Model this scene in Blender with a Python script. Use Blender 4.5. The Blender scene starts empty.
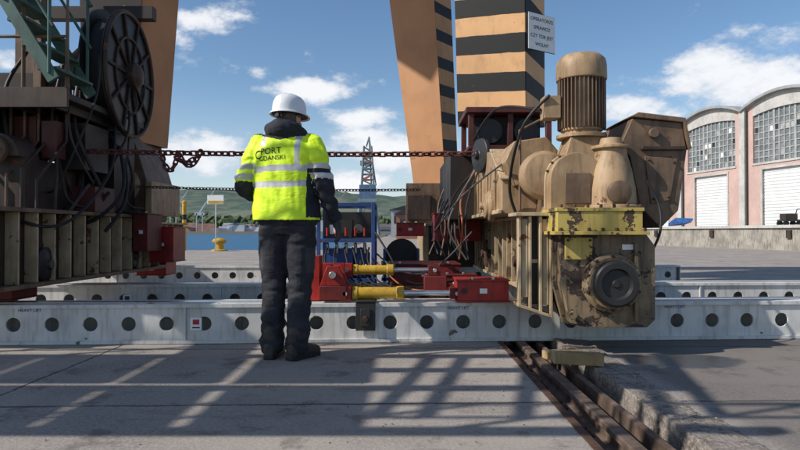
import bpy, bmesh, math, random
from mathutils import Vector, Matrix, noise
from mathutils.bvhtree import BVHTree
random.seed(7)
R=math.radians
scene=bpy.context.scene
CAMH=0.9
# ------------------------------------------------------------------ materials
def new_mat(name):
    m=bpy.data.materials.new(name); m.use_nodes=True
    nt=m.node_tree; b=nt.nodes['Principled BSDF']
    return m,nt,b
def mix(nt,f,a,b):
    n=nt.nodes.new('ShaderNodeMix'); n.data_type='RGBA'
    for s,v in ((0,f),(6,a),(7,b)):
        if isinstance(v,(int,float)): n.inputs[s].default_value=v
        elif isinstance(v,tuple): n.inputs[s].default_value=(*v[:3],1)
        else: nt.links.new(v,n.inputs[s])
    return n.outputs[2]
def mth(nt,op,a,b=None,c=None,clamp=False):
    n=nt.nodes.new('ShaderNodeMath'); n.operation=op; n.use_clamp=clamp
    for i,v in enumerate((a,b,c)):
        if v is None: continue
        if isinstance(v,(int,float)): n.inputs[i].default_value=v
        else: nt.links.new(v,n.inputs[i])
    return n.outputs[0]
def sstep(nt,v,lo,hi):
    n=nt.nodes.new('ShaderNodeMapRange'); n.interpolation_type='SMOOTHSTEP'
    nt.links.new(v,n.inputs[0]); n.inputs[1].default_value=lo; n.inputs[2].default_value=hi
    return n.outputs[0]
def coords(nt):
    return nt.nodes.new('ShaderNodeTexCoord').outputs['Object']
def nz(nt,co,scale,detail=3,rough=.6,stretch=None):
    if stretch:
        mp=nt.nodes.new('ShaderNodeMapping'); mp.inputs['Scale'].default_value=stretch
        nt.links.new(co,mp.inputs[0]); co=mp.outputs[0]
    n=nt.nodes.new('ShaderNodeTexNoise'); n.inputs['Scale'].default_value=scale
    n.inputs['Detail'].default_value=detail; n.inputs['Roughness'].default_value=rough
    nt.links.new(co,n.inputs['Vector']); return n.outputs[0]
def bump(nt,b,h,strength=.3,dist=.01):
    n=nt.nodes.new('ShaderNodeBump'); n.inputs['Strength'].default_value=strength
    n.inputs['Distance'].default_value=dist
    nt.links.new(h,n.inputs['Height']); nt.links.new(n.outputs[0],b.inputs['Normal'])
def paint(name,c1,c2=None,rough=.55,scale=4,rust=0.0,rustcol=(.11,.045,.022),bmp=0,metal=0,grime=.35,simple=False,spec=.4):
    m,nt,b=new_mat(name); co=coords(nt); b.inputs['Specular IOR Level'].default_value=spec
    if c2 is None: c2=tuple(x*.7 for x in c1)
    f=sstep(nt,nz(nt,co,scale,3,.65),.35,.65)
    col=mix(nt,f,c1,c2)
    if simple:
        nt.links.new(col,b.inputs['Base Color']); b.inputs['Roughness'].default_value=rough; b.inputs['Metallic'].default_value=metal; return m
    if grime>.15:
        g=sstep(nt,nz(nt,co,7,3,.6,(3,3,.35)),.46,.70)
        col=mix(nt,mth(nt,'MULTIPLY',g,grime),col,tuple(x*.3 for x in c2))
    if rust>0:
        r=nz(nt,co,scale*1.7,5,.72)
        t=.68-.25*rust
        rm=sstep(nt,r,t,t+.025)
        rc=mix(nt,sstep(nt,r,t+.02,t+.16),rustcol,tuple(x*2.2 for x in rustcol))
        col=mix(nt,rm,col,rc)
        nt.links.new(mth(nt,'MULTIPLY_ADD',rm,.35,rough,clamp=True),b.inputs['Roughness'])
        if bmp>0: bump(nt,b,mth(nt,'SUBTRACT',0.0,rm),bmp,.004)
    else:
        b.inputs['Roughness'].default_value=rough
        if bmp>0: bump(nt,b,nz(nt,co,38,2),bmp,.004)
    nt.links.new(col,b.inputs['Base Color']); b.inputs['Metallic'].default_value=metal
    return m
def striped(name,c1,c2,period,phase,duty=.48,slope=.0):
    m,nt,b=new_mat(name); co=coords(nt); b.inputs['Specular IOR Level'].default_value=.2
    s=nt.nodes.new('ShaderNodeSeparateXYZ'); nt.links.new(co,s.inputs[0])
    z=mth(nt,'ADD',s.outputs[2],mth(nt,'MULTIPLY',s.outputs[0],slope))
    z=mth(nt,'ADD',z,mth(nt,'MULTIPLY',nz(nt,co,5,2),.02))
    fr=mth(nt,'FRACT',mth(nt,'ADD',mth(nt,'DIVIDE',z,period),phase))
    st=mth(nt,'LESS_THAN',fr,duty)
    f=sstep(nt,nz(nt,co,1.6,4,.6),.35,.65)
    tan=mix(nt,f,c1,tuple(x*.84 for x in c1))
    g=sstep(nt,nz(nt,co,3.5,3,.6,(2,2,.8)),.52,.74)
    tan=mix(nt,mth(nt,'MULTIPLY',g,.3),tan,(.16,.09,.05))
    col=mix(nt,st,tan,c2)
    rm=sstep(nt,nz(nt,co,6,5,.72),.66,.68)
    col=mix(nt,rm,col,(.10,.05,.03))
    nt.links.new(col,b.inputs['Base Color']); b.inputs['Roughness'].default_value=.6
    return m
M={}
M['tan']=paint('tan_paint',(.39,.265,.15),(.28,.185,.10),rust=.16,grime=.45,bmp=.3)
M['tan_d']=paint('tan_dark_paint',(.185,.12,.075),(.11,.072,.045),rust=.2,grime=.5)
M['cream']=paint('cream_paint',(.50,.39,.245),(.38,.28,.17),rust=.28,grime=.4,bmp=.3)
M['orange']=paint('orange_paint',(.47,.235,.105),(.40,.195,.088),rust=.06,scale=1.3,grime=0)
M['brown']=paint('brown_dirty_shade_paint',(.055,.036,.027),(.032,.022,.018),rust=.3,grime=.5)  # dirty brown, base darkened to put the left crane's shade into the colour
M['dbrown']=paint('dark_brown_paint_and_shade',(.03,.022,.018),(.02,.015,.013),simple=True)  # dark brown; also paints the shade on the left leg's front
M['yellow']=paint('chipped_yellow_paint',(.50,.38,.10),(.40,.29,.08),rust=.52,scale=3,rustcol=(.06,.038,.028),bmp=.3)
M['rusty_gear']=paint('peeling_gearbox_paint',(.27,.195,.11),(.13,.095,.06),rust=.66,scale=2.4,rustcol=(.045,.03,.024),grime=.7,bmp=.35)
M['yhyd']=paint('hydraulic_yellow',(.58,.36,.035),(.45,.27,.03),rust=.2,rough=.4)
M['red']=paint('red_paint',(.38,.026,.02),(.24,.018,.015),rust=.2,rough=.45,grime=.4)
M['red_d']=paint('dark_red_paint',(.17,.018,.015),(.10,.013,.012),rust=.2)
M['maroon']=paint('maroon_paint',(.10,.022,.018),(.06,.016,.014),rust=.2)
M['blue']=paint('blue_paint',(.03,.075,.24),(.022,.05,.15),rust=.15,rough=.4)
M['white']=paint('beam_white_paint',(.64,.63,.60),(.50,.49,.465),rust=.12,scale=2.2,rustcol=(.14,.10,.075),grime=.38,bmp=.3)
M['plain_white']=paint('sign_white',(.78,.78,.76),(.70,.70,.68),rough=.5,simple=True)
M['steel']=paint('bright_steel',(.6,.6,.6),(.5,.5,.5),rough=.25,metal=.9,simple=True)
M['dsteel']=paint('dark_greasy_steel',(.03,.028,.027),(.02,.02,.02),rough=.45,simple=True)
M['rust']=paint('rusty_steel',(.10,.052,.032),(.05,.028,.02),rough=.85,bmp=.5,scale=12)
M['railtop']=paint('worn_rail',(.16,.115,.09),(.08,.055,.04),rough=.6,bmp=.4,scale=9)
M['black']=paint('black_rubber',(.015,.015,.016),(.01,.01,.01),rough=.6,simple=True)
M['green']=paint('green_paint',(.05,.12,.10),(.03,.075,.06),rust=.2)
M['chain']=paint('chain_rusty_red',(.13,.035,.028),(.07,.025,.02),rough=.7,simple=True)
M['wood']=paint('weathered_timber',(.46,.33,.17),(.28,.19,.09),rough=.85,grime=.4,bmp=.5)
M['orangehose']=paint('orange_hose',(.38,.12,.04),(.25,.08,.03),rough=.5,simple=True)
M['greyhose']=paint('grey_hose',(.10,.10,.10),(.06,.06,.06),rough=.5,simple=True)
M['stripe']=striped('hazard_striped_paint',(.62,.36,.17),(.014,.014,.014),.47,.13,.5,.10)
M['stripe2']=striped('hazard_striped_paint_far',(.50,.27,.12),(.016,.016,.016),.47,.3,.42,-.12)
M['glass']=paint('dark_glass',(.03,.035,.04),(.02,.025,.03),rough=.15,simple=True)
# ------------------------------------------------------------------ mesh builder
def empty(name):
    e=bpy.data.objects.new(name,None); scene.collection.objects.link(e); e.empty_display_size=.2; return e
class MB:
    def __init__(s,name): s.name=name; s.bm=bmesh.new(); s.mats=[]
    def mi(s,m):
        m=M[m] if isinstance(m,str) else m
        if m not in s.mats: s.mats.append(m)
        return s.mats.index(m)
    def face(s,vs,mi):
        try:
            f=s.bm.faces.new(vs); f.material_index=mi; return f
        except ValueError: return None
    def hexa(s,m,p,Mx=None):
        mi=s.mi(m); v=[s.bm.verts.new(Mx@Vector(q) if Mx else q) for q in p]
        for f in ((3,2,1,0),(4,5,6,7),(0,1,5,4),(1,2,6,5),(2,3,7,6),(3,0,4,7)):
            s.face([v[i] for i in f],mi)
    def box(s,m,x0,x1,y0,y1,z0,z1,Mx=None):
        s.hexa(m,[(x0,y0,z0),(x1,y0,z0),(x1,y1,z0),(x0,y1,z0),(x0,y0,z1),(x1,y0,z1),(x1,y1,z1),(x0,y1,z1)],Mx)
    def cyl(s,m,p0,p1,r0,r1=None,seg=20,caps=True):
        if r1 is None: r1=r0
        p0=Vector(p0);p1=Vector(p1);mi=s.mi(m)
        q=(p1-p0).to_track_quat('Z','Y')
        a=[];b=[]
        for i in range(seg):
            t=2*math.pi*i/seg; d=Vector((math.cos(t),math.sin(t),0))
            a.append(s.bm.verts.new(p0+q@(d*r0))); b.append(s.bm.verts.new(p1+q@(d*r1)))
        for i in range(seg):
            j=(i+1)%seg; s.face([a[i],a[j],b[j],b[i]],mi)
        if caps: s.face(a[::-1],mi); s.face(b,mi)
    def lathe(s,m,base,axis,prof,seg=28):
        base=Vector(base); q=Vector(axis).to_track_quat('Z','Y'); mi=s.mi(m); rings=[]
        for r,h in prof:
            rings.append([s.bm.verts.new(base+q@Vector((math.cos(2*math.pi*i/seg)*r,math.sin(2*math.pi*i/seg)*r,h))) for i in range(seg)])
        for a,b in zip(rings,rings[1:]):
            for i in range(seg):
                j=(i+1)%seg; s.face([a[i],a[j],b[j],b[i]],mi)
        s.face(rings[0][::-1],mi); s.face(rings[-1],mi)
    def prism(s,m,pts,y0,y1,Mx=None):   # pts (x,z)
        mi=s.mi(m)
        T=lambda q: s.bm.verts.new(Mx@Vector(q) if Mx else q)
        a=[T((x,y0,z)) for x,z in pts]; b=[T((x,y1,z)) for x,z in pts]
        n=len(pts)
        s.face(a,mi); s.face(b[::-1],mi)
        for i in range(n):
            j=(i+1)%n; s.face([a[j],a[i],b[i],b[j]],mi)
    def prismx(s,m,pts,x0,x1):   # pts (y,z)
        mi=s.mi(m)
        a=[s.bm.verts.new((x0,y,z)) for y,z in pts]; b=[s.bm.verts.new((x1,y,z)) for y,z in pts]
        n=len(pts); s.face(a[::-1],mi); s.face(b,mi)
        for i in range(n):
            j=(i+1)%n; s.face([a[i],a[j],b[j],b[i]],mi)
    def tube(s,m,pts,r,seg=8):
        mi=s.mi(m); pts=[Vector(p) for p in pts]; rings=[]
        up=None
        for i,p in enumerate(pts):
            t=(pts[min(i+1,len(pts)-1)]-pts[max(i-1,0)]).normalized()
            if up is None:
                up=Vector((0,0,1)) if abs(t.z)<.9 else Vector((1,0,0))
            a=t.cross(up)
            if a.length<1e-4: a=t.orthogonal()
            a.normalize(); b=a.cross(t); up=b
            rings.append([s.bm.verts.new(p+a*math.cos(2*math.pi*k/seg)*r+b*math.sin(2*math.pi*k/seg)*r) for k in range(seg)])
        for A,B in zip(rings,rings[1:]):
            for k in range(seg):
                j=(k+1)%seg; s.face([A[k],A[j],B[j],B[k]],mi)
        s.face(rings[0],mi); s.face(rings[-1][::-1],mi)
    def bolts(s,m,c,axis,R_,n,r=.012,h=.015):
        c=Vector(c); ax=Vector(axis).normalized(); q=ax.to_track_quat('Z','Y')
        for i in range(n):
            t=2*math.pi*(i+.5)/n
            p=c+q@Vector((math.cos(t)*R_,math.sin(t)*R_,0)); s.cyl(m,p-ax*.002,p+ax*h,r,seg=6)
    def finish(s,parent=None,bevel=0,mx=None,sharp=35):
        bm=s.bm
        bmesh.ops.recalc_face_normals(bm,faces=bm.faces)
        for f in bm.faces: f.smooth=True
        for e in bm.edges:
            if len(e.link_faces)==2 and e.calc_face_angle(0)>R(sharp): e.smooth=False
        me=bpy.data.meshes.new(s.name); bm.to_mesh(me); bm.free()
        for m in s.mats: me.materials.append(m)
        o=bpy.data.objects.new(s.name,me); scene.collection.objects.link(o)
        if mx: o.matrix_world=mx
        if parent: o.parent=parent
        if bevel:
            b=o.modifiers.new('bevel','BEVEL'); b.width=bevel; b.segments=2; b.limit_method='ANGLE'; b.angle_limit=R(40)
        return o
def smooth(pts,n=8):
    pts=[Vector(p) for p in pts]; out=[]
    P=[pts[0]]+pts+[pts[-1]]
    for i in range(1,len(P)-2):
        a,b,c,d=P[i-1:i+3]
        for k in range(n):
            t=k/n
            out.append(.5*((2*b)+(c-a)*t+(2*a-5*b+4*c-d)*t*t+(-a+3*b-3*c+d)*t**3))
    out.append(pts[-1]); return out
def sag(p0,p1,s,n=16):
    p0=Vector(p0);p1=Vector(p1)
    return [p0.lerp(p1,i/n)-Vector((0,0,4*s*(i/n)*(1-i/n))) for i in range(n+1)]

# ------------------------------------------------------------------ ground
def ground_mat(name):
    m,nt,b=new_mat(name); co=coords(nt)
    s=nt.nodes.new('ShaderNodeSeparateXYZ'); nt.links.new(co,s.inputs[0]); X,Y=s.outputs[0],s.outputs[1]
    f=sstep(nt,nz(nt,co,.9,4,.65),.32,.68)
    col=mix(nt,f,(.335,.295,.255),(.215,.19,.168))
    sp=nz(nt,co,55,4,.7)
    col=mix(nt,sstep(nt,sp,.38,.7),col,(.36,.325,.29))
    st=sstep(nt,nz(nt,co,3.2,6,.72),.53,.66)
    col=mix(nt,mth(nt,'MULTIPLY',st,.6),col,(.095,.085,.077))
    st2=sstep(nt,nz(nt,co,1.3,4,.7,(1,3.5,1)),.55,.7)
    col=mix(nt,mth(nt,'MULTIPLY',st2,.4),col,(.13,.10,.08))
    wn=nz(nt,co,6,4,.7)
    wob=mth(nt,'MULTIPLY',mth(nt,'SUBTRACT',wn,.5),.05)
    yy=mth(nt,'ADD',mth(nt,'ADD',Y,wob),mth(nt,'MULTIPLY',X,-.03))
    jy=mth(nt,'ABSOLUTE',mth(nt,'SUBTRACT',mth(nt,'FRACT',mth(nt,'DIVIDE',mth(nt,'SUBTRACT',yy,3.16-.75*4),1.5)),.5))
    my=sstep(nt,mth(nt,'MULTIPLY',mth(nt,'SUBTRACT',.5,jy),1.5),.016,.004)
    xx=mth(nt,'ADD',X,wob)
    jx=mth(nt,'ABSOLUTE',mth(nt,'SUBTRACT',mth(nt,'FRACT',mth(nt,'DIVIDE',mth(nt,'SUBTRACT',xx,.8-20*6-3.0),6.0)),.5))
    mx_=sstep(nt,mth(nt,'MULTIPLY',mth(nt,'SUBTRACT',.5,jx),6.0),.014,.004)
    j=mth(nt,'MULTIPLY',mth(nt,'MAXIMUM',my,mx_),sstep(nt,wn,.25,.5))
    col=mix(nt,mth(nt,'MULTIPLY',j,.85),col,(.035,.03,.028))
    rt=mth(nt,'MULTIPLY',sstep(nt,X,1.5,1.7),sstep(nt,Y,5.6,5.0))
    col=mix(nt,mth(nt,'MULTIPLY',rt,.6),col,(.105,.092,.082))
    du=mth(nt,'DIVIDE',mth(nt,'SUBTRACT',X,2.0),.45); dv=mth(nt,'DIVIDE',mth(nt,'SUBTRACT',Y,4.2),.25)
    g=mth(nt,'SUBTRACT',1.0,mth(nt,'ADD',mth(nt,'MULTIPLY',du,du),mth(nt,'MULTIPLY',dv,dv)))
    g=mth(nt,'ADD',g,mth(nt,'MULTIPLY',mth(nt,'SUBTRACT',nz(nt,co,2.5,4),.5),1.6))
    pud=sstep(nt,g,.0,.4)
    col=mix(nt,mth(nt,'MULTIPLY',pud,.7),col,(.03,.028,.027))
    nt.links.new(col,b.inputs['Base Color'])
    nt.links.new(mth(nt,'SUBTRACT',.9,mth(nt,'MULTIPLY',pud,.66)),b.inputs['Roughness'])
    b.inputs['Specular IOR Level'].default_value=.35
    h=mth(nt,'SUBTRACT',mth(nt,'MULTIPLY',sp,.7),mth(nt,'MULTIPLY',j,1.6))
    h=mth(nt,'MULTIPLY',h,mth(nt,'SUBTRACT',1.0,pud))
    bump(nt,b,h,.7,.008)
    return m
GM=ground_mat('concrete_slabs')
dirt=paint('trench_dirt',(.10,.075,.055),(.06,.045,.035),rough=.95,bmp=.9,scale=9)
# rough broken concrete
curb,nt,b=new_mat('broken_concrete'); co=coords(nt)
na=nz(nt,co,9,5,.7); nb_=nz(nt,co,45,4,.7)
col=mix(nt,sstep(nt,na,.35,.62),(.27,.23,.195),(.13,.108,.09)); col=mix(nt,sstep(nt,nb_,.45,.66),col,(.32,.28,.24)); nt.links.new(col,b.inputs['Base Color']); b.inputs['Roughness'].default_value=.92
bump(nt,b,mth(nt,'ADD',na,mth(nt,'MULTIPLY',nb_,.5)),.9,.02)
g=MB('ground')
def quad(mb,m,p):
    mi=mb.mi(m); mb.face([mb.bm.verts.new(q) for q in p],mi)
TX0,TX1=.82,1.27
quad(g,GM,[(-300,-80,0),(TX0,-80,0),(TX0,30,0),(-300,30,0)])
quad(g,GM,[(TX1,-80,0),(400,-80,0),(400,30,0),(TX1,30,0)])
quad(g,GM,[(-3,30,0),(400,30,0),(400,2500,0),(-3,2500,0)])
quad(g,dirt,[(TX0,-80,-.11),(TX1,-80,-.11),(TX1,30,-.11),(TX0,30,-.11)])
quad(g,curb,[(TX0,-80,0),(TX0,30,0),(TX0,30,-.11),(TX0,-80,-.11)])
quad(g,curb,[(TX1,-80,-.11),(TX1,30,-.11),(TX1,30,0),(TX1,-80,0)])
quad(g,curb,[(-300,30,0),(TX1,30,0),(TX1,30,-4),(-300,30,-4)])
quad(g,curb,[(-3,30,0),(-3,2500,0),(-3,2500,-4),(-3,30,-4)])
g.finish()
r=MB('crane_rail')
prof=[(-.065,-.108),(.065,-.108),(.065,-.095),(.012,-.08),(.012,-.035),(.034,-.025),(.034,.0),(.026,.006),(-.026,.006),(-.034,0),(-.034,-.025),(-.012,-.035),(-.012,-.08),(-.065,-.095)]
r.prism('railtop',[(.99+a,b) for a,b in prof],-8,29.9)
r.prism('rust',[(TX0+.004,-.105),(TX0+.03,-.105),(TX0+.018,-.02),(TX0+.018,.006),(TX0-.022,.006),(TX0-.022,.002),(TX0+.004,.002)],-8,29.9)
r.prism('railtop',[(1.13,-.108),(1.17,-.108),(1.17,-.02),(1.155,-.012),(1.13,-.02)],-8,29.9)
for i in range(60):
    y=-2+i*.45
    for sx in (-1,1):
        r.box('rust',.99+sx*.085-.035,.99+sx*.085+.035,y-.04,y+.04,-.1085,-.085)
        r.cyl('rust',(.99+sx*.085,y,-.09),(.99+sx*.085,y,-.055),.012,seg=6)
r.finish()
k=MB('rail_kerb')
y=-3.0
while y<4.7:
    L=random.uniform(.5,1.1); a=random.uniform(-.012,.012)
    x1=1.53+random.uniform(-.03,.03); z=.018+random.uniform(-.01,.010)
    k.hexa(curb,[(1.262+a,y,-.1),(x1,y,-.1),(x1+.01,y+L-.02,-.1),(1.262-a,y+L-.02,-.1),(1.268+a,y,z),(x1-.01,y+.01,z-.012),(x1-.0,y+L-.03,z-.01),(1.266-a,y+L-.03,z+.006)])
    y+=L
o=k.finish(bevel=.004)
sb=o.modifiers.new('s','SUBSURF'); sb.subdivision_type='SIMPLE'; sb.levels=sb.render_levels=4
tx=bpy.data.textures.new('chip','CLOUDS'); tx.noise_scale=.035
dm=o.modifiers.new('d','DISPLACE'); dm.texture=tx; dm.strength=.016; dm.mid_level=.5
d=MB('gravel_debris')
for i in range(560):
    u=random.random()
    if u<.6: x=random.uniform(TX0+.03,TX1-.02); zz=-.108
    elif u<.75: x=TX1+random.uniform(.0,.24); zz=.02
    else: x=random.gauss(.5,1.2); zz=.0
    if zz==0 and TX0-.05<x<1.6: x-=.9
    yy=random.uniform(1.8,4.75); s_=random.uniform(.004,.016 if zz<0 else .007)
    vs=[d.bm.verts.new(Vector((x,yy,zz+s_*.4))+Vector((random.gauss(0,1),random.gauss(0,1),random.gauss(0,.7))).normalized()*s_) for _ in range(7)]
    bmesh.ops.convex_hull(d.bm,input=vs)
d.mi(curb); d.finish()
w=MB('timber_block')
Mx=Matrix.Translation((1.17,3.98,.012))@Matrix.Rotation(R(-7),4,'Z')@Matrix.Rotation(R(2),4,'Y')
w.box('wood',-.16,.16,-.065,.065,0.02,.092,Mx)
Mx=Matrix.Translation((1.13,4.25,-.02))@Matrix.Rotation(R(14),4,'Z')
w.box('wood',-.12,.13,-.04,.04,0.03,.085,Mx)
w.finish(bevel=.004)

# ------------------------------------------------------------------ water, hills, far shore
wm,nt,b=new_mat('harbour_water'); co=coords(nt)
b.inputs['Base Color'].default_value=(.03,.12,.22,1); b.inputs['Roughness'].default_value=.4; b.inputs['Specular IOR Level'].default_value=.2
bump(nt,b,nz(nt,co,.9,4,.6,(1,2.2,1)),.8,.5)
w=MB('water'); quad(w,wm,[(-3000,-200,-1.6),(3000,-200,-1.6),(3000,4000,-1.6),(-3000,4000,-1.6)]); w.finish()
hm,nt,b=new_mat('forested_hill'); co=coords(nt)
f=sstep(nt,nz(nt,co,.03,6,.7),.4,.62)
col=mix(nt,f,(.04,.065,.03),(.10,.12,.06))
col=mix(nt,sstep(nt,nz(nt,co,.006,3),.52,.6),col,(.15,.15,.08))
col=mix(nt,.20,col,(.20,.27,.34))  # distance haze blended into the hill colour
nt.links.new(col,b.inputs['Base Color']); b.inputs['Roughness'].default_value=1; b.inputs['Specular IOR Level'].default_value=0
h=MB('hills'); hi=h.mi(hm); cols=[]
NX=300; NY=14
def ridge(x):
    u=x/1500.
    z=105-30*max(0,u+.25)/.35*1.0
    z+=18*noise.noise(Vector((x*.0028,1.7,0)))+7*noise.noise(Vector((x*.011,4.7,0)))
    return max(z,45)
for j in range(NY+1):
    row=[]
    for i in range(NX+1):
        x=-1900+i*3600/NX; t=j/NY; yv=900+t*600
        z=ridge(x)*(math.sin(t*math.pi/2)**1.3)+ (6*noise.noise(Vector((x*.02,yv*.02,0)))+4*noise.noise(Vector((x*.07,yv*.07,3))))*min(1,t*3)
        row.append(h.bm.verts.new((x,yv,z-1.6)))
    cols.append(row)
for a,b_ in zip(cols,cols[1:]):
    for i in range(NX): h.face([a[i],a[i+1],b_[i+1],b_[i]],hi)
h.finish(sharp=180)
fm=MB('distant_harbour_buildings')
far_m=[paint('far_wall_%d'%i,c,rough=.9,scale=.05,simple=True) for i,c in enumerate([(.42,.45,.48),(.3,.26,.25),(.16,.2,.24),(.34,.20,.16),(.55,.57,.6)])]
fm.box(curb,-1500,700,610,900,-3,1.5)
for i in range(170):
    x=random.uniform(-520,240); yv=random.uniform(615,720); W=random.uniform(8,34); H=random.choice([5,6,7,9,12,6])*random.uniform(.8,1.2)
    m=random.choice(far_m); fm.box(m,x,x+W,yv,yv+10,1.4,H)
    if random.random()<.6:
        fm.prism(far_m[random.choice([1,3,2])],[(x-.5,H),(x+W+.5,H),(x+W/2,H+W*.09+.8)],yv,yv+10)
# far quay cranes in silhouette
for x in(-232,-205,-70,-38,25):
    y_=613; m=random.choice(far_m[:3])
    for sx in(-3,3): fm.box(m,x+sx-.5,x+sx+.5,y_,y_+1,1.5,20)
    fm.box(m,x-5,x+5,y_,y_+3,18,21); fm.hexa(m,[(x-1,y_,21),(x+1,y_,21),(x+1,y_+1,21),(x-1,y_+1,21),(x+15,y_,44),(x+16,y_,44),(x+16,y_+1,44),(x+15,y_+1,44)])
fm.finish()
tm=paint('distant_foliage',(.05,.075,.04),(.10,.13,.07),scale=.3,rough=1,simple=True,spec=0)
t=MB('distant_trees'); ti=t.mi(tm)
for i in range(700):
    x=random.uniform(-600,300); yv=random.uniform(725,860); s_=random.uniform(4,9)
    z=random.uniform(4,13)+ (yv-725)*.1
    vs=[t.bm.verts.new(Vector((x,yv,z))+Vector((random.gauss(0,1),random.gauss(0,1),random.gauss(0,.8))).normalized()*s_*random.uniform(.7,1.1)) for _ in range(12)]
    bmesh.ops.convex_hull(t.bm,input=vs)
t.finish(sharp=5)

c=MB('harbour_crane'); cx,cy=-7.0,130
cg=paint('far_crane_grey',(.22,.27,.28),(.15,.2,.2),scale=1,simple=True); cb=paint('far_crane_blue',(.10,.17,.27),scale=1,simple=True); cr_=paint('far_crane_red',(.25,.07,.05),scale=1,simple=True)
c.box(curb,-12,-3,124,140,-3,.3)
for sx in(-2.4,2.4):
    for sy in(-2.4,2.4):
        c.cyl(cg,(cx+sx,cy+sy,.3),(cx+sx*.6,cy+sy*.6,7.5),.36,seg=6)
c.box(cg,cx-2,cx+2,cy-2,cy+2,7.3,8)
c.box(cb,cx-1.7,cx+1.7,cy-2,cy+2.6,8,11)
for sx in(-1,1):
    for sy in(-1,1): c.cyl(cg,(cx+sx*1.3,cy+sy*1.2,11),(cx+sx*.8,cy+sy*.7,19.5),.2,seg=6)
for i in range(7):
    z0=11+i*1.2; w0=1.3-.5*i/7; w1=1.3-.5*(i+1)/7; sg=1 if i%2 else -1
    for sy in(-1,1):
        m_=cr_ if i in(1,4) else cg
        c.cyl(m_,(cx-sg*w0,cy+sy*w0,z0),(cx+sg*w1,cy+sy*w1,z0+1.2),.12,seg=5)
        c.cyl(m_,(cx-w0,cy+sy*w0,z0),(cx+w0,cy+sy*w0,z0),.12,seg=5)
c.box(cg,cx-1.6,cx+1,cy-1,cy+1,15.4,16.3)
for sy in(-.6,.6):
    c.cyl(cg,(cx+.8,cy+sy,11),(cx+.3,cy+sy,21.5),.17,seg=6); c.cyl(cg,(cx-.3,cy+sy,19.5),(cx+.3,cy+sy,21.5),.14,seg=6)
    c.cyl(cg,(cx+1.8,cy+sy,11),(cx+.3,cy+sy,21.5),.14,seg=6)
c.finish()
sm=[paint('shed_wall_a',(.35,.36,.37),scale=.5,simple=True),paint('shed_wall_b',(.28,.13,.09),scale=.5,simple=True),paint('shed_wall_c',(.5,.5,.48),scale=.5,simple=True)]
for nm,x,y_,W,D,H,m in (('storage_shed',-1.5,100,9,14,4.6,sm[0]),('storage_shed',9,120,14,16,6,sm[2]),('brick_shed',-.5,78,4.5,8,3.2,sm[1])):
    s=MB(nm); s.box(m,x,x+W,y_,y_+D,0,H); s.prism('dsteel',[(x-.3,H+.002),(x+W+.3,H+.002),(x+W/2,H+1.3)],y_-.3,y_+D+.3)
    for i in range(int(W/2.2)):
        s.box('glass',x+.5+i*2.2,x+1.7+i*2.2,y_-.05,y_+.1,H*.5,H*.8)
    s.box('plain_white',x+W-1.4,x+W-.3,y_-.06,y_+.1,0,2.2)
    s.finish()
s=MB('mooring_post'); s.cyl(M['yhyd'],(-10.5,29.2,0),(-10.5,29.2,2.3),.10,seg=16); s.cyl(M['black'],(-10.5,29.2,1.5),(-10.5,29.2,1.75),.105,seg=16); s.lathe('yhyd',(-10.5,29.2,2.3),(0,0,1),[(.1,0),(.13,.02),(.13,.08),(.05,.14)]); s.finish()
s=MB('quay_sign'); s.cyl('steel',(-8.6,28,0),(-8.6,28,2.6),.03); s.box('plain_white',-8.98,-8.22,27.93,27.96,2.2,2.62); s.box('yhyd',-8.94,-8.26,27.915,27.93,2.24,2.36); s.finish()
for x in (-8.6,-14,-20,-26):
    s=MB('bollard'); s.lathe('yhyd',(x,28.6,0),(0,0,1),[(.38,0),(.38,.05),(.22,.09),(.2,.34),(.33,.42),(.34,.5),(.26,.58),(.05,.62)]); s.finish()

# ------------------------------------------------------------------ warehouse
pink=paint('pink_render',(.53,.37,.32),(.46,.32,.28),rough=.9,scale=.6,grime=.25)
grey=paint('grey_render',(.50,.48,.45),(.40,.385,.36),rough=.9,scale=.8,grime=.4)
gblock=paint('glass_block',(.20,.22,.225),(.12,.135,.14),rough=.3,scale=1.2,simple=True)
mull=paint('window_mullion',(.36,.37,.36),rough=.8,scale=2,simple=True)
doorm=paint('roller_door_paint',(.66,.67,.66),(.58,.59,.58),scale=1,simple=True)
roofm=paint('roof_felt',(.33,.33,.33),(.25,.25,.25),rough=.9,scale=.6,simple=True)
WH=empty('arched_warehouse')
u=Vector((3,-13,0)).normalized(); n_in=Vector((-u.y,u.x,0))
if n_in.x<0: n_in=-n_in
WM=Matrix(((u.x,n_in.x,0,27.2),(u.y,n_in.y,0,58),(0,0,1,0),(0,0,0,1)))
BL=7.78; EZ=11.0; RISE=.95; Z0=1.25
def ztop(t): return EZ+RISE*(1-(2*t-1)**2)
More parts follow.
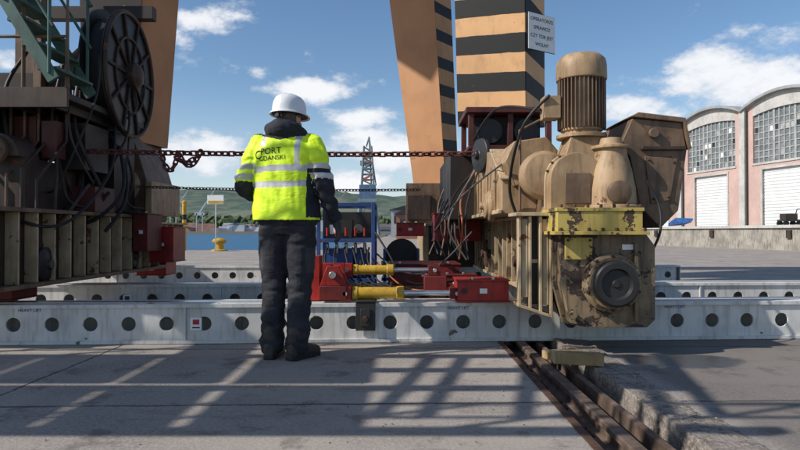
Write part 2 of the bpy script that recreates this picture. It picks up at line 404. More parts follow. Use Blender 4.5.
for k_ in range(-2,5):
    x0=k_*BL; mb=MB('bay_wall'); wx0,wx1=x0+.95,x0+BL-.95
    n=12
    def strip(m,xa,xb,za,zb,y0=0,y1=.35):
        for i in range(n):
            a=xa+(xb-xa)*i/n; b2=xa+(xb-xa)*(i+1)/n
            mb.hexa(m,[(a,y0,za(a)),(b2,y0,za(b2)),(b2,y1,za(b2)),(a,y1,za(a)),(a,y0,zb(a)),(b2,y0,zb(b2)),(b2,y1,zb(b2)),(a,y1,zb(a))],WM)
    zt=lambda x: ztop((x-x0)/BL)
    zw=lambda x: EZ-.75+.5*(1-(2*(x-x0)/BL-1)**2)
    strip(pink,x0+.3,wx0,lambda x:Z0,zt); strip(pink,wx1,x0+BL-.3,lambda x:Z0,zt)
    strip(grey,wx0,wx1,zw,zt)
    dx0,dx1=x0+1.9,x0+5.9
    mb.box(pink,wx0,wx1,0,.35,5.95,6.5,WM); mb.box(pink,wx0,dx0,0,.35,Z0,5.95,WM); mb.box(pink,dx1,wx1,0,.35,Z0,5.95,WM)
    mb.box(grey,wx0-.1,wx1+.1,-.08,0,6.38,6.55,WM)
    mb.box(doorm,dx0,dx1,.2,.25,Z0,5.95,WM)
    for i in range(18): mb.box(doorm,dx0,dx1,.17,.2,Z0+.05+i*.26,Z0+.2+i*.26,WM)
    mb.box(grey,dx0-.18,dx0,-.05,.2,Z0,6.1,WM); mb.box(grey,dx1,dx1+.18,-.05,.2,Z0,6.1,WM); mb.box(grey,dx0-.18,dx1+.18,-.06,.2,5.97,6.15,WM)
    strip(gblock,wx0,wx1,lambda x:6.5,zw,.2,.24)
    for i in range(1,12):
        a=wx0+(wx1-wx0)*i/12; wd=.05 if i%4 else .1
        mb.box(mull,a-wd,a+wd,.12,.2,6.5,zw(a),WM)
    for i in range(1,8):
        z=6.5+i*.5
        mb.box(mull,wx0,wx1,.14,.2,z-.04,z+.04,WM)
    for i in range(22):
        a=random.randrange(12); q=random.randrange(7); px=wx0+(wx1-wx0)*a/12
        mb.box(random.choice([mull,doorm,M['glass'],gblock]),px+.06,px+(wx1-wx0)/12-.06,.185,.199,6.5+q*.5+.05,6.5+q*.5+.45,WM)
    mb.box(grey,x0-.3,x0+.3,-.25,.35,Z0,EZ+.15,WM)
    strip(roofm,x0-.02,x0+BL+.02,lambda x:zt(x)+.003,lambda x:zt(x)+.22,-.45,26)
    mb.cyl('dsteel',WM@Vector((x0+.42,-.12,Z0)),WM@Vector((x0+.42,-.12,EZ)),.06,seg=8)
    mb.finish(parent=WH)
mb=MB('end_walls')
for k_ in (-2,5): mb.box(pink,k_*BL-.15,k_*BL+.15,.36,26,0,EZ,WM)
mb.box(pink,-2*BL,5*BL,25.7,26,0,EZ,WM)
mb.box(M['maroon'],6.35+BL,7.3+BL,-.3,-.26,2.9,4.6,WM)
mb.box('plain_white',6.45+BL,7.2+BL,-.31,-.3,3.9,4.4,WM)
mb.finish(parent=WH)
dk=MB('loading_dock')
dm_=paint('dock_concrete',(.36,.33,.28),(.23,.21,.18),rough=.9,scale=1.2,grime=.7)
u2=(Vector((19,28.4,0))-Vector((17.1,41.5,0))).normalized()
A=Vector((17.1,41.5,0))-u2*1.0; B=Vector((17.1,41.5,0))+u2*45
def slab(m,A,B,C,D,z0,z1): dk.hexa(m,[(A.x,A.y,z0),(B.x,B.y,z0),(C.x,C.y,z0),(D.x,D.y,z0),(A.x,A.y,z1),(B.x,B.y,z1),(C.x,C.y,z1),(D.x,D.y,z1)])
nb=u2.cross(Vector((0,0,1)))
if nb.x<0: nb=-nb
slab(dm_,A,B,B+nb*40,A+nb*40,-.1,1.1)
slab(grey,A-nb*.12,B-nb*.12,B+nb*40,A+nb*40,1.103,1.25)
for i in range(8):
    p=A+u2*(2+i*5.7); q=p+u2*.3
    slab('brown',p-nb*.1,q-nb*.1,q-nb*.003,p-nb*.003,.6,1.0)
dk.finish()
tp=MB('blue_tarpaulin')
bt=paint('blue_tarp',(.05,.15,.4),rough=.5,simple=True)
p=Vector((20.5,44,1.25))
vs=[tp.bm.verts.new(p+Vector((random.uniform(-.8,.8),random.uniform(-.8,.8),random.uniform(0,.7)))) for _ in range(20)]
tp.mi(bt); bmesh.ops.convex_hull(tp.bm,input=vs); tp.finish(bevel=.05)
cart=MB('handcart')
p=Vector((23.5,36.2,1.25))
cart.box('dsteel',p.x-.5,p.x+.5,p.y-.4,p.y+.4,1.55,1.65)
for sx in(-.4,.4):
    for sy in (-.3,.3): cart.cyl('black',(p.x+sx,p.y+sy-.05,1.42),(p.x+sx,p.y+sy+.05,1.42),.17)
cart.tube('dsteel',[(p.x+.5,p.y-.35,1.6),(p.x+.7,p.y-.35,2.3),(p.x+.7,p.y+.35,2.3),(p.x+.5,p.y+.35,1.6)],.03)
cart.box('brown',p.x-.4,p.x+.3,p.y-.3,p.y+.3,1.655,2.0)
cart.finish()

# ------------------------------------------------------------------ transfer beams
def beam(y0,ang,xa,xb,off=0.0,labels=()):
    b=MB('perforated_steel_beam'); zt=.32; zb=.0; W=.3
    b.box('white',xa,xb,-.02,W+.02,zt-.028,zt)
    b.box('white',xa,xb,-.02,W+.02,zb+.004,.03)
    b.box('white',xa,xb,W-.02,W-.005,.03,zt-.028)
    mi=b.mi('white'); hz=(zt-.058)/2; zc=.03+hz; P=.30; rr=.058; th=.012
    nseg=16
    x=xa+off
    if off>0: b.box('white',xa,xa+off,0,th,.03,zt-.028)
    while x+P<=xb+1e-6:
        xc=x+P/2
        outer=[];inner=[];inb=[]
        for i in range(nseg):
            a=2*math.pi*i/nseg; ca,sa=math.cos(a),math.sin(a); mm=max(abs(ca),abs(sa))
            outer.append(b.bm.verts.new((xc+ca/mm*P/2,0,zc+sa/mm*hz)))
            inner.append(b.bm.verts.new((xc+ca*rr,0,zc+sa*rr)))
            inb.append(b.bm.verts.new((xc+ca*rr*.97,th,zc+sa*rr*.97)))
        for i in range(nseg):
            j=(i+1)%nseg
            b.face([outer[i],outer[j],inner[j],inner[i]],mi); b.face([inner[i],inner[j],inb[j],inb[i]],mi)
        x+=P
    xs=xa+off
    while xs<xb:
        b.box('white',xs-.006,xs+.006,-.016,-.001,.031,zt-.029); xs+=P*9
    b.box('white',xa-.012,xa-.001,-.02,W+.02,.004,zt); b.box('white',xb+.001,xb+.012,-.02,W+.02,.004,zt)
    b.box('steel',xa,xb,W/2-.05,W/2+.05,zt+.001,zt+.006)
    for lx,cm in labels:
        b.box('plain_white',lx-.045,lx+.045,-.004,-.001,.11,.21); b.box(cm,lx-.025,lx+.025,-.007,-.004,.155,.195)
        b.box('black',lx-.03,lx+.03,-.007,-.004,.125,.135)
    return b.finish(bevel=.0,mx=Matrix.Translation((0,y0,0))@Matrix.Rotation(ang,4,'Z'))
beam(4.92,R(2.6),-7.2,7.2,.07,((-1.645,'red'),(1.62,'red')))
beam(6.72,R(2.2),-7.5,8.4,.12,((-3.0,'blue'),(1.9,'red')))
beam(10.3,R(1.5),-7.5,4.85,.0,())
def text(name,s,size,mx,mat,ext=.0005,parent=None):
    cu=bpy.data.curves.new(name,'FONT'); cu.body=s; cu.size=size; cu.extrude=ext; cu.align_x='CENTER'; cu.align_y='CENTER'
    o=bpy.data.objects.new(name,cu); scene.collection.objects.link(o)
    dg=bpy.context.evaluated_depsgraph_get(); me=bpy.data.meshes.new_from_object(o.evaluated_get(dg))
    bpy.data.objects.remove(o); o=bpy.data.objects.new(name,me); scene.collection.objects.link(o)
    me.materials.clear(); me.materials.append(mat); o.matrix_world=mx
    if parent: o.parent=parent
    return o
BT=empty('beam_lettering')
BMx=Matrix.Translation((0,4.92,0))@Matrix.Rotation(R(2.6),4,'Z')
for x in(-2.95,.48,2.3): text('stencil','HEAVY LIFT',.035,BMx@Matrix.Translation((x,-.003,.275))@Matrix.Rotation(R(90),4,'X'),M['blue'],parent=BT)

# ------------------------------------------------------------------ right crane
RC=empty('portal_crane')
t=MB('bogie_truck')
X0,X1,Y0,Y1,ZB,ZT=1.30,1.80,4.78,9.2,.40,1.02
t.box('brown',X0,X1,Y0,Y1,ZB,ZT)
t.box('cream',X0-.18,X1+.1,Y0-.03,Y1,ZT,ZT+.035); t.box('cream',X0-.18,X1+.1,Y0-.03,Y1,ZB-.035,ZB)
yy=Y0-.02
while yy<Y1:
    t.prism('cream',[(X0-.165,ZB+.001),(X0-.002,ZB+.001),(X0-.002,ZT-.002),(X0-.165,ZT-.002)],yy,yy+.022); yy+=.27
t.box('dbrown',.99,1.14,4.66,4.86,.34,1.02)
t.hexa('cream',[(.90,4.58,.33),(1.165,4.58,.24),(1.165,4.87,.24),(.90,4.87,.33),(.90,4.58,.355),(1.165,4.58,.265),(1.165,4.87,.265),(.90,4.87,.355)])
t.box('cream',.88,1.17,4.56,4.88,1.022,1.05)
for i,x in enumerate((.905,.985,1.065,1.145)):
    t.box('cream',x,x+.022,4.585,4.66,.36-.03*i-.02,1.02)
t.box('cream',.93,.98,4.60,4.62,.4,1.0); t.box('cream',1.09,1.14,4.60,4.62,.34,1.0)
t.box('cream',.91,1.16,4.64,4.655,.66,.69)
for i in range(8): t.cyl('rust',(X0-.08,Y0+.3+i*.5,ZT+.035),(X0-.08,Y0+.3+i*.5,ZT+.06),.018,seg=6)
for y_ in(5.7,7.9):
    t.lathe('rust',(X0-.1,y_,.62),(-1,0,0),[(.16,0),(.18,.02),(.18,.07),(.15,.09),(.05,.1),(.05,.13)])
t.finish(parent=RC,bevel=.004)
gb=MB('gearbox')
pts=[(1.17,.52),(1.25,.235),(1.42,.205),(1.80,.205),(1.86,.26),(1.86,.80),(1.80,.88),(1.17,.88)]
gb.prism('rusty_gear',pts,4.38,4.74)
gb.prism('rusty_gear',[(x*1.0+(-.02 if x<1.5 else .03),z+(-.02 if z<.5 else 0)) for x,z in pts],4.53,4.575)
gb.box('yellow',1.13,1.74,4.30,4.74,.905,1.05); gb.box('yellow',1.10,1.78,4.27,4.76,.88,.905); gb.box('yellow',1.12,1.75,4.29,4.75,1.05,1.075)
for i in range(7): gb.cyl('rust',(1.15+i*.1,4.285,.905),(1.15+i*.1,4.285,.93),.013,seg=6); gb.cyl('rust',(1.16+i*.095,4.31,1.075),(1.16+i*.095,4.31,1.1),.012,seg=6)
gb.lathe('rusty_gear',(1.535,4.38,.53),(0,-1,0),[(.215,0),(.215,.035),(.19,.045),(.185,.06)])
gb.lathe('dsteel',(1.535,4.32,.53),(0,-1,0),[(.165,0),(.165,.07),(.15,.085),(.11,.085),(.10,.06),(.03,.06),(.025,.07)])
gb.bolts('rust',(1.535,4.335,.53),(0,-1,0),.195,10,.013,.018)
gb.box('yellow',1.20,1.40,4.36,4.379,.70,.86)
for p in ((1.22,.72),(1.38,.72),(1.22,.84),(1.38,.84)): gb.cyl('rust',(p[0],4.36,p[1]),(p[0],4.345,p[1]),.01,seg=6)
gb.box('plain_white',1.62,1.70,4.375,4.379,.77,.81)
gb.cyl('rusty_gear',(1.25,4.36,.3),(1.25,4.33,.3),.03,seg=8)
gb.box('rusty_gear',1.70,1.725,4.34,4.38,.25,.82)
gb.finish(parent=RC,bevel=.007)
gc=MB('gear_casing')
def round_case(mb,m,cx,cz,r,y0,y1,zb):
    pts=[(cx-r,zb)]+[(cx+r*math.cos(R(a)),cz+r*math.sin(R(a))) for a in range(180,-1,-12)]+[(cx+r,zb)]
    mb.prism(m,pts,y0,y1)
round_case(gc,'tan',1.38,1.31,.21,4.66,4.95,1.08)
round_case(gc,'cream',1.38,1.31,.23,4.77,4.80,1.08)
for a in range(20,180,20): gc.cyl('rust',(1.38+.222*math.cos(R(a)),4.755,1.31+.222*math.sin(R(a))),(1.38+.222*math.cos(R(a)),4.815,1.31+.222*math.sin(R(a))),.011,seg=6)
gc.box('tan_d',1.28,1.48,4.645,4.66,1.12,1.36)
gc.lathe('tan',(1.66,4.72,1.075),(0,0,1),[(.235,0),(.235,.03),(.19,.04),(.185,.16),(.16,.30),(.125,.42),(.12,.47),(.15,.475),(.15,.50),(.09,.51),(.08,.56),(.03,.57)])
gc.bolts('rust',(1.66,4.72,1.105),(0,0,1),.213,12,.011,.016)
gc.lathe('tan_d',(1.66,4.56,1.2),(0,-1,0),[(.09,0),(.09,.04),(.07,.05),(.03,.055)])
gc.lathe('tan',(1.17,4.95,1.36),(0,-1,0),[(.17,0),(.2,.03),(.2,.1),(.17,.14),(.1,.16),(.05,.17)])
gc.box('tan_d',1.2,1.95,4.75,5.5,1.06,1.22)
gc.box('tan',1.25,1.9,4.97,5.6,1.22,1.5)
gc.hexa('tan',[(1.30,4.72,1.48),(1.66,4.72,1.48),(1.66,5.1,1.48),(1.30,5.1,1.48),(1.36,4.76,1.66),(1.62,4.76,1.66),(1.62,5.04,1.66),(1.36,5.04,1.66)])
gc.finish(parent=RC,bevel=.006)
mo=MB('electric_motor'); mc=(1.485,4.9)
mo.lathe('tan',(mc[0],mc[1],1.66),(0,0,1),[(.2,0),(.2,.03),(.15,.035),(.15,.055),(.165,.06),(.165,.50),(.15,.52)])
mo.bolts('rust',(mc[0],mc[1],1.69),(0,0,1),.18,8,.012,.015)
for i in range(36):
    a=2*math.pi*i/36; Mx=Matrix.Translation((mc[0],mc[1],0))@Matrix.Rotation(a,4,'Z')
    mo.box('tan_d',.160,.192,-.005,.005,1.735,2.14,Mx)
mo.lathe('tan',(mc[0],mc[1],2.15),(0,0,1),[(.185,-.02),(.20,-.015),(.203,.0),(.20,.1),(.19,.15),(.155,.185),(.08,.20),(.02,.203)])
mo.box('tan',mc[0]-.32,mc[0]-.19,mc[1]-.08,mc[1]+.08,1.82,2.0)
mo.finish(parent=RC,bevel=.003)
eb=MB('brake_housing')
eb.prism('tan_d',[(1.74,1.58),(1.84,1.80),(2.23,1.765),(2.27,1.55),(2.20,1.07),(2.06,.93),(1.90,1.10),(1.82,1.50)],4.74,5.35)
eb.prism('tan_d',[(1.82,1.81),(1.88,1.845),(2.25,1.80),(2.295,1.56),(2.28,1.55),(2.23,1.765)],4.71,5.37)
eb.box('brown',1.90,2.24,4.70,4.74,1.545,1.575)
eb.prism('tan_d',[(1.93,1.50),(2.19,1.48),(2.13,1.15),(1.98,1.12)],4.725,4.742)
for p in((1.96,1.47),(2.16,1.45),(2.11,1.18),(2.0,1.16)): eb.cyl('rust',(p[0],4.71,p[1]),(p[0],4.73,p[1]),.012,seg=6)
eb.cyl('tan_d',(1.85,5.1,1.2),(2.05,5.1,1.2),.12)
eb.box('tan_d',1.80,2.15,4.9,5.4,1.03,1.09)
eb.cyl('tan_d',(2.0,4.735,1.68),(2.0,4.70,1.68),.04,seg=12)
eb.finish(parent=RC,bevel=.008)
ca=MB('machinery_hood')
ca.prismx('tan',[(5.3,1.06),(5.3,1.38),(5.9,1.70),(7.2,1.80),(7.2,1.06)],.90,1.32)
ca.prismx('cream',[(5.28,1.385),(5.9,1.72),(5.9,1.70),(5.28,1.36)],.88,1.34)
ca.box('cream',.86,.90,5.28,7.2,1.06,1.10)
for y_ in(5.6,6.1,6.6,7.05): ca.box('tan',.875,.9,y_,y_+.03,1.1,1.5)
ca.lathe('tan',(.90,5.75,1.15),(-1,0,0),[(.15,0),(.15,.05),(.12,.07),(.12,.09),(.04,.1),(.03,.14)])
ca.lathe('dsteel',(.9,6.4,1.72),(-.9,-.3,0),[(.17,0),(.19,.02),(.19,.06),(.16,.07),(.05,.08),(.04,.12)])
ca.prism('tan',[(1.0,1.3),(1.28,1.35),(1.36,1.60),(1.26,1.72),(.98,1.68),(.9,1.5)],5.15,5.9)
ca.box('dbrown',.60,1.5,7.21,9.0,1.05,1.85)
ca.finish(parent=RC,bevel=.008)
cab=MB('cable_drum_cabinet')
cab.box('maroon',.72,1.70,6.5,7.4,2.20,2.26); cab.box('maroon',.75,1.66,6.55,7.35,1.81,1.85)
for x in(.75,1.18,1.60):
    cab.box('maroon',x,x+.06,6.55,6.61,1.85,2.2); cab.box('maroon',x,x+.06,7.29,7.35,1.85,2.2)
cab.box('dbrown',.83,1.58,6.75,7.2,1.85,2.2)
cab.cyl('dsteel',(1.0,6.63,2.02),(1.0,6.75,2.02),.14); cab.cyl('dsteel',(1.4,6.63,2.02),(1.4,6.75,2.02),.14)
cab.finish(parent=RC,bevel=.005)
def leg(name,bot,top,matf):
    mb=MB(name)
    v0=[mb.bm.verts.new(p) for p in bot]; v1=[mb.bm.verts.new(p) for p in top]
    for i in range(4):
        j=(i+1)%4; mb.face([v0[i],v0[j],v1[j],v1[i]],mb.mi(matf[i]))
    mb.face(v0[::-1],mb.mi(matf[0])); mb.face(v1,mb.mi(matf[0]))
    return mb
def rotrect(cx,cy,z,a1,a2,th):
    c_,s_=math.cos(th),math.sin(th); out=[]
    for sx,sy in((-1,-1),(1,-1),(1,1),(-1,1)):
        x=sx*a1/2;y=sy*a2/2; out.append((cx+x*c_-y*s_,cy+x*s_+y*c_,z))
    return out
th=R(-30)
lb=leg('striped_leg',rotrect(1.32,7.75,2.27,.90,.78,th),rotrect(1.22,7.75,10,1.06,.86,th),['stripe','stripe','stripe','stripe'])
lb.box('orange',.95,1.7,7.4,8.1,1.86,2.265)
lb.finish(parent=RC,bevel=.01)
th2=R(-32)
la=leg('inclined_leg',rotrect(.66,10.6,1.5,.62,.5,th2),rotrect(.05,10.6,8.6,1.18,.8,th2),['orange','stripe2','orange','orange'])
la.box('orange',.3,1.0,10.3,10.9,1.0,1.55)
la.finish(parent=RC,bevel=.01)
pb=MB('portal_girder'); pb.box('orange',-7.5,2.2,7.3,8.3,9.9,11.2); pb.box('orange',-7.5,2.2,10.2,11,9.0,9.88); pb.finish(parent=RC)
bb=MB('rear_bogie')
bb.box('brown',.45,1.25,9.4,12.5,.35,1.0); bb.box('cream',.4,1.3,9.35,12.6,1.0,1.04)
for i in range(9): bb.box('cream',.36,.45,9.45+i*.36,9.48+i*.36,.35,1.0)
bb.box('tan_d',.1,.8,9.8,10.29,1.04,1.7); bb.box('brown',.12,.5,9.76,9.8,1.1,1.5)
bb.finish(parent=RC,bevel=.006)
sg=MB('warning_sign')
SM=Matrix.Translation((1.30,7.75,0))@Matrix.Rotation(th,4,'Z')
SS=SM@Matrix.Translation((.60,-.20,3.32))@Matrix.Rotation(R(62),4,'Z')
sg.box('plain_white',-.22,.22,-.012,0,-.22,.22,SS)
sg.box('black',-.225,.225,-.006,.001,-.225,.225,SS)
for z_ in(-.15,.15): sg.box('dsteel',-.02,.02,.001,.22,z_-.015,z_+.015,SS)
so=sg.finish()
for i,s in enumerate(['OPERATORZE','SPRAWDZ','CZY TOR JEST','WOLNY']):
    text('lettering_%d'%i,s,.06,SS@Matrix.Translation((0,-.014,.15-.1*i))@Matrix.Rotation(R(90),4,'X'),M['black'],parent=so)
hz=MB('cable_bundle')
for i in range(16):
    y_=random.uniform(6.6,8.6); x=random.uniform(.55,.85)
    hz.tube(['black','tan_d','greyhose','brown','black','greyhose','black','orangehose'][i%8],smooth([(x+.2,y_,1.6+random.uniform(0,.3)),(x-.05,y_-.1,1.3),(x-.12+random.uniform(-.1,.1),y_-.2,.95),(x+random.uniform(-.2,.1),y_-.3,.6)],6),.011)
hz.tube('black',smooth([(1.2,4.8,2.0),(1.0,4.9,1.75),(.95,5.2,1.3),(1.05,5.3,1.0)],8),.013)
hz.tube('black',smooth([(1.15,4.9,1.9),(.9,5.6,2.05),(.8,6.5,1.9)],8),.012)
hz.tube('greyhose',smooth([(.9,5.3,1.5),(.72,5.9,1.35),(.6,6.6,1.2),(.4,7.0,.9)],8),.009)
hz.tube('black',smooth([(1.9,4.62,1.3),(1.98,4.58,1.1),(1.95,4.5,.9),(1.86,4.5,.7)],8),.010)
hz.tube('tan_d',[(1.0,5.0,1.08),(1.0,5.0,1.75),(1.2,5.0,1.85)],.012)
hz.finish(parent=RC)

def redbox(name,x0,x1,y0,y1,z0,z1,m='red'):
    b=MB(name); b.box(m,x0,x1,y0,y1,z0,z1); b.box(m,x0-.012,x1+.012,y0-.012,y1+.012,z0-.012,z0-.001); b.box(m,x0-.012,x1+.012,y0-.012,y1+.012,z1+.001,z1+.012)
    for x in(x0+.12,x1-.12): b.cyl('steel',(x,y0+.05,z1+.012),(x,y0+.05,z1+.032),.018,seg=6)
    b.box('plain_white',(x0+x1)/2-.03,(x0+x1)/2+.03,y0-.004,y0-.001,(z0+z1)/2-.02,(z0+z1)/2+.02)
    b.cyl('dsteel',(x0+.05,y0-.02,(z0+z1)/2),(x0+.05,y0+.01,(z0+z1)/2),.02,seg=12)
    return b.finish(bevel=.006)
redbox('skid_shoe',.47,.88,4.86,5.24,.345,.50)
redbox('skid_shoe',-.12,.62,6.2,6.9,.36,.56,'red_d')
redbox('skid_shoe',.46,1.08,8.0,8.5,.79,1.14)
redbox('skid_shoe',-.05,.36,9.0,9.33,.85,1.03)
redbox('skid_shoe',.35,.75,5.9,6.15,.345,.47,'red_d')
redbox('skid_shoe',-3.65,-3.2,4.95,5.3,.345,.44,'red_d')
redbox('skid_shoe',-3.0,-2.72,7.2,7.6,.55,.95)
redbox('skid_shoe',-2.98,-2.82,6.7,7.1,.70,1.1,'red_d')
redbox('skid_shoe',-3.4,-3.02,7.75,8.1,.35,.5,'red')
def jack(x0,x1,x2,y,z,r=.05):
    b=MB('hydraulic_cylinder')
    b.lathe('yhyd',(x0,y,z),(1,0,0),[(r*.8,0),(r*1.12,.01),(r*1.12,.05),(r,.055),(r,x1-x0-.06),(r*1.15,x1-x0-.055),(r*1.15,x1-x0),(r*.6,x1-x0+.005)])
    b.cyl('steel',(x1,y,z),(x2-.05,y,z),r*.45)
    b.box('red_d',x2-.06,x2+.05,y-.05,y-.025,z-.045,z+.045); b.box('red_d',x2-.06,x2+.05,y+.025,y+.05,z-.045,z+.045); b.cyl('steel',(x2,y-.07,z),(x2,y+.07,z),.018)
    b.box('red',x0-.10,x0-.0,y-.06,y+.06,z-.06,z+.06); b.cyl('steel',(x0-.05,y-.08,z),(x0-.05,y+.08,z),.02)
    b.cyl('dsteel',(x0+.08,y,z+r),(x0+.08,y,z+r+.04),.014); b.cyl('dsteel',(x1-.1,y,z+r),(x1-.1,y,z+r+.04),.014)
    b.finish(bevel=.002)
jack(-.40,.03,.47,4.98,.395)
jack(-.44,-.06,.32,5.55,.55,.045)
rb=MB('push_clamp')
rb.box('red_d',-.66,-.44,4.9,5.2,.345,.46); rb.prism('red',[(-.66,.46),(-.44,.46),(-.5,.62),(-.6,.62)],4.93,4.97); rb.prism('red',[(-.66,.46),(-.44,.46),(-.5,.62),(-.6,.62)],5.13,5.17)
rb.box('dsteel',-.36,-.2,4.868,4.885,.10,.33); rb.box('dsteel',-.36,-.2,4.86,5.25,.33,.345); rb.box('dsteel',-.32,-.24,4.84,4.868,.14,.28); rb.cyl('rust',(-.28,4.84,.2),(-.28,4.8,.2),.025,seg=6)
rb.cyl('steel',(-.55,4.88,.55),(-.55,5.22,.55),.03)
rb.box('red',-.78,-.67,5.0,5.2,.33,.70); rb.box('red',-.82,-.50,5.40,5.46,.33,.62)
rb.box('red_d',.22,.42,5.4,5.7,.345,.5)
rb.finish(bevel=.004)

# ------------------------------------------------------------------ hydraulic power unit
pu=MB('hydraulic_power_unit'); a0,a1,b0,b1=-.80,-.24,5.75,6.25
for x in(a0,a1-.035):
    for y_ in(b0,b1-.035): pu.box('blue',x,x+.035,y_,y_+.035,.05,1.18)
for z in(.08,.42,.80,1.145):
    for y_ in(b0,b1-.035): pu.box('blue',a0+.036,a1-.036,y_+.002,y_+.033,z,z+.035)
    for x in(a0,a1-.035): pu.box('blue',x+.002,x+.033,b0+.036,b1-.036,z,z+.035)
pu.box('dsteel',a0+.06,a1-.06,b0+.08,b1-.06,.12,.42); pu.box('blue',a0+.07,a1-.22,b0+.1,b1-.1,.456,.74)
pu.lathe('blue',(a1-.15,b0+.2,.456),(0,0,1),[(.08,0),(.08,.25),(.06,.28),(.03,.29)])
for i in range(12):
    a=2*math.pi*i/12; Mx=Matrix.Translation((a1-.15,b0+.2,0))@Matrix.Rotation(a,4,'Z'); pu.box('blue',.075,.093,-.004,.004,.47,.70,Mx)
pu.box('dsteel',a0+.08,a0+.34,b0+.05,b0+.2,.84,1.02); pu.box('plain_white',a0+.12,a0+.22,b0+.045,b0+.05,.88,.97)
pu.box('dsteel',a0+.05,a1-.05,b0+.25,b0+.45,.84,1.1)
for i in range(5): pu.cyl('steel',(a0+.1+i*.09,b0+.03,.79),(a0+.1+i*.09,b0+.1,.70),.016); pu.cyl('red',(a0+.1+i*.09,b0+.02,.86),(a0+.1+i*.09,b0+.02,.94),.012)
pu.cyl('greyhose',(a1-.16,b0+.04,.93),(a1-.16,b0+.08,.93),.045); pu.cyl('plain_white',(a1-.1,b0+.04,.56),(a1-.1,b0+.06,.56),.03)
for x in(a0+.05,a1-.05): pu.cyl('black',(x,b0-.03,.06),(x,b0+.02,.06),.06)
for i in range(6):
    x=a0+.1+i*.08
    pu.tube('black',smooth([(x,b0+.06,.75),(x+.02+random.uniform(-.04,.04),b0-.08,.62),(x+.1,b0-.25,.40+random.uniform(0,.08)),(x+.25,b0-.5,.42),(x+.3,b0-.7,.44)],6),.009)
pu.tube('black',smooth([(a1,b0,.9),(a1+.12,b0-.1,.72),(a1+.3,b0-.2,.45),(a1+.6,b0-.1,.42),(a1+.9,b0+.1,.45)],8),.010)
pu.tube('greyhose',smooth([(a1,b0+.1,.7),(a1+.2,b0,.55),(a1+.45,b0,.50),(a1+.7,b0+.3,.62),(a1+1.0,b0+.6,.9)],8),.009)
pu.tube('orangehose',smooth([(a1,b0+.1,.62),(a1+.25,b0-.1,.40),(a1+.5,b0-.2,.36),(a1+.8,b0+.1,.38)],8),.008)
pu.finish(bevel=.002)
dr=MB('hose_drum'); dr.lathe('black',(.02,7.4,.62),(0,-1,0),[(.2,0),(.2,.02),(.12,.03),(.12,.2),(.2,.21),(.2,.23)]); dr.box('blue',-.2,-.17,7.1,7.5,.02,.7); dr.box('blue',.2,.23,7.1,7.5,.02,.7); dr.box('blue',-.22,.25,7.1,7.5,.32,.36); dr.finish(bevel=.002)

# ------------------------------------------------------------------ left crane
LC=empty('portal_crane')
t=MB('bogie_truck'); X0,X1,Y0,Y1,ZB,ZT=-3.7,-3.12,4.45,7.7,.48,1.06
t.box('brown',X0,X1,Y0,Y1,ZB,ZT); t.box('tan_d',X0-.1,X1+.13,Y0,Y1,ZT,ZT+.035); t.box('tan_d',X0-.1,X1+.13,Y0,Y1,ZB-.035,ZB)
yy=Y0+.03
while yy<Y1: t.box('cream',X1+.001,X1+.11,yy,yy+.022,ZB+.001,ZT-.001); yy+=.25
for y_ in(5.2,6.9): t.lathe('dsteel',(X1,y_,.62),(1,0,0),[(.13,0),(.15,.02),(.15,.06),(.12,.08),(.05,.09),(.04,.11)])
t.finish(parent=LC,bevel=.004)
t=MB('rear_bogie_truck')
t.box('brown',-5.2,-4.6,9.3,12.6,.4,1.05); t.box('tan',-5.3,-4.45,9.3,12.6,1.05,1.085)
for i in range(12): t.box('cream',-4.599,-4.49,9.35+i*.28,9.372+i*.28,.4,1.049)
t.finish(parent=LC,bevel=.004)
l=MB('leg_knuckle')
l.prism('tan_d',[(-3.62,1.1),(-2.98,1.1),(-2.98,1.45),(-3.12,1.9),(-3.2,2.1),(-3.75,2.1)],7.1,7.9)
l.lathe('tan',(-3.28,7.1,1.45),(0,-1,0),[(.2,0),(.22,.03),(.18,.06),(.06,.08)])
l.bolts('rust',(-3.28,7.06,1.45),(0,-1,0),.15,8,.014,.02)
l.box('tan',-2.975,-2.9,7.0,7.9,1.096,1.5)
l.finish(parent=LC,bevel=.008)
l=leg('box_leg',[(-3.80,7.2,2.0),(-3.20,7.2,2.0),(-3.06,7.9,2.0),(-3.8,7.9,2.0)],[(-4.1,7.2,9.9),(-2.75,7.2,9.9),(-2.55,8.0,9.9),(-4.1,8.0,9.9)],['dbrown','orange','brown','brown'])  # front face darkened as painted shade, right face kept lit orange
l.finish(parent=LC,bevel=.008)
l=MB('lattice_frame')
for (xa,ya) in((-4.25,6.6),(-3.95,6.3)): l.box('tan_d',xa,xa+.14,ya,ya+.12,1.09,9)
l.box('tan_d',-3.62,-3.54,5.9,5.98,1.09,5)
l.box('dbrown',-4.6,-3.2,6.0,6.12,2.35,2.5); l.box('dbrown',-4.6,-2.9,7.0,7.12,3.4,3.55)
l.box('dbrown',-5.5,-2.95,5.3,6.9,2.08,2.14)
l.box('brown',-5.5,-2.93,5.27,5.299,2.0,2.18)
for i in range(8): l.box('dbrown',-5.4+i*.33,-5.36+i*.33,5.3,6.9,2.0,2.079)
l.cyl('tan_d',(-4.1,6.4,2.2),(-3.3,7.2,3.6),.04); l.cyl('tan_d',(-3.9,6.4,1.2),(-3.3,6.6,2.3),.035); l.cyl('tan_d',(-3.3,5.5,1.1),(-3.9,5.6,2.0),.03)
l.tube('tan_d',[(-2.96,5.32,2.14),(-2.96,5.32,3.1),(-5.4,5.32,3.1)],.02)
l.tube('tan_d',[(-2.96,5.32,2.64),(-5.4,5.32,2.64)],.015)
for x in(-3.35,-3.8,-4.25,-4.7): l.cyl('tan_d',(x,5.32,2.14),(x,5.32,3.1),.018,seg=8)
l.finish(parent=LC,bevel=.004)
st=MB('access_stair')
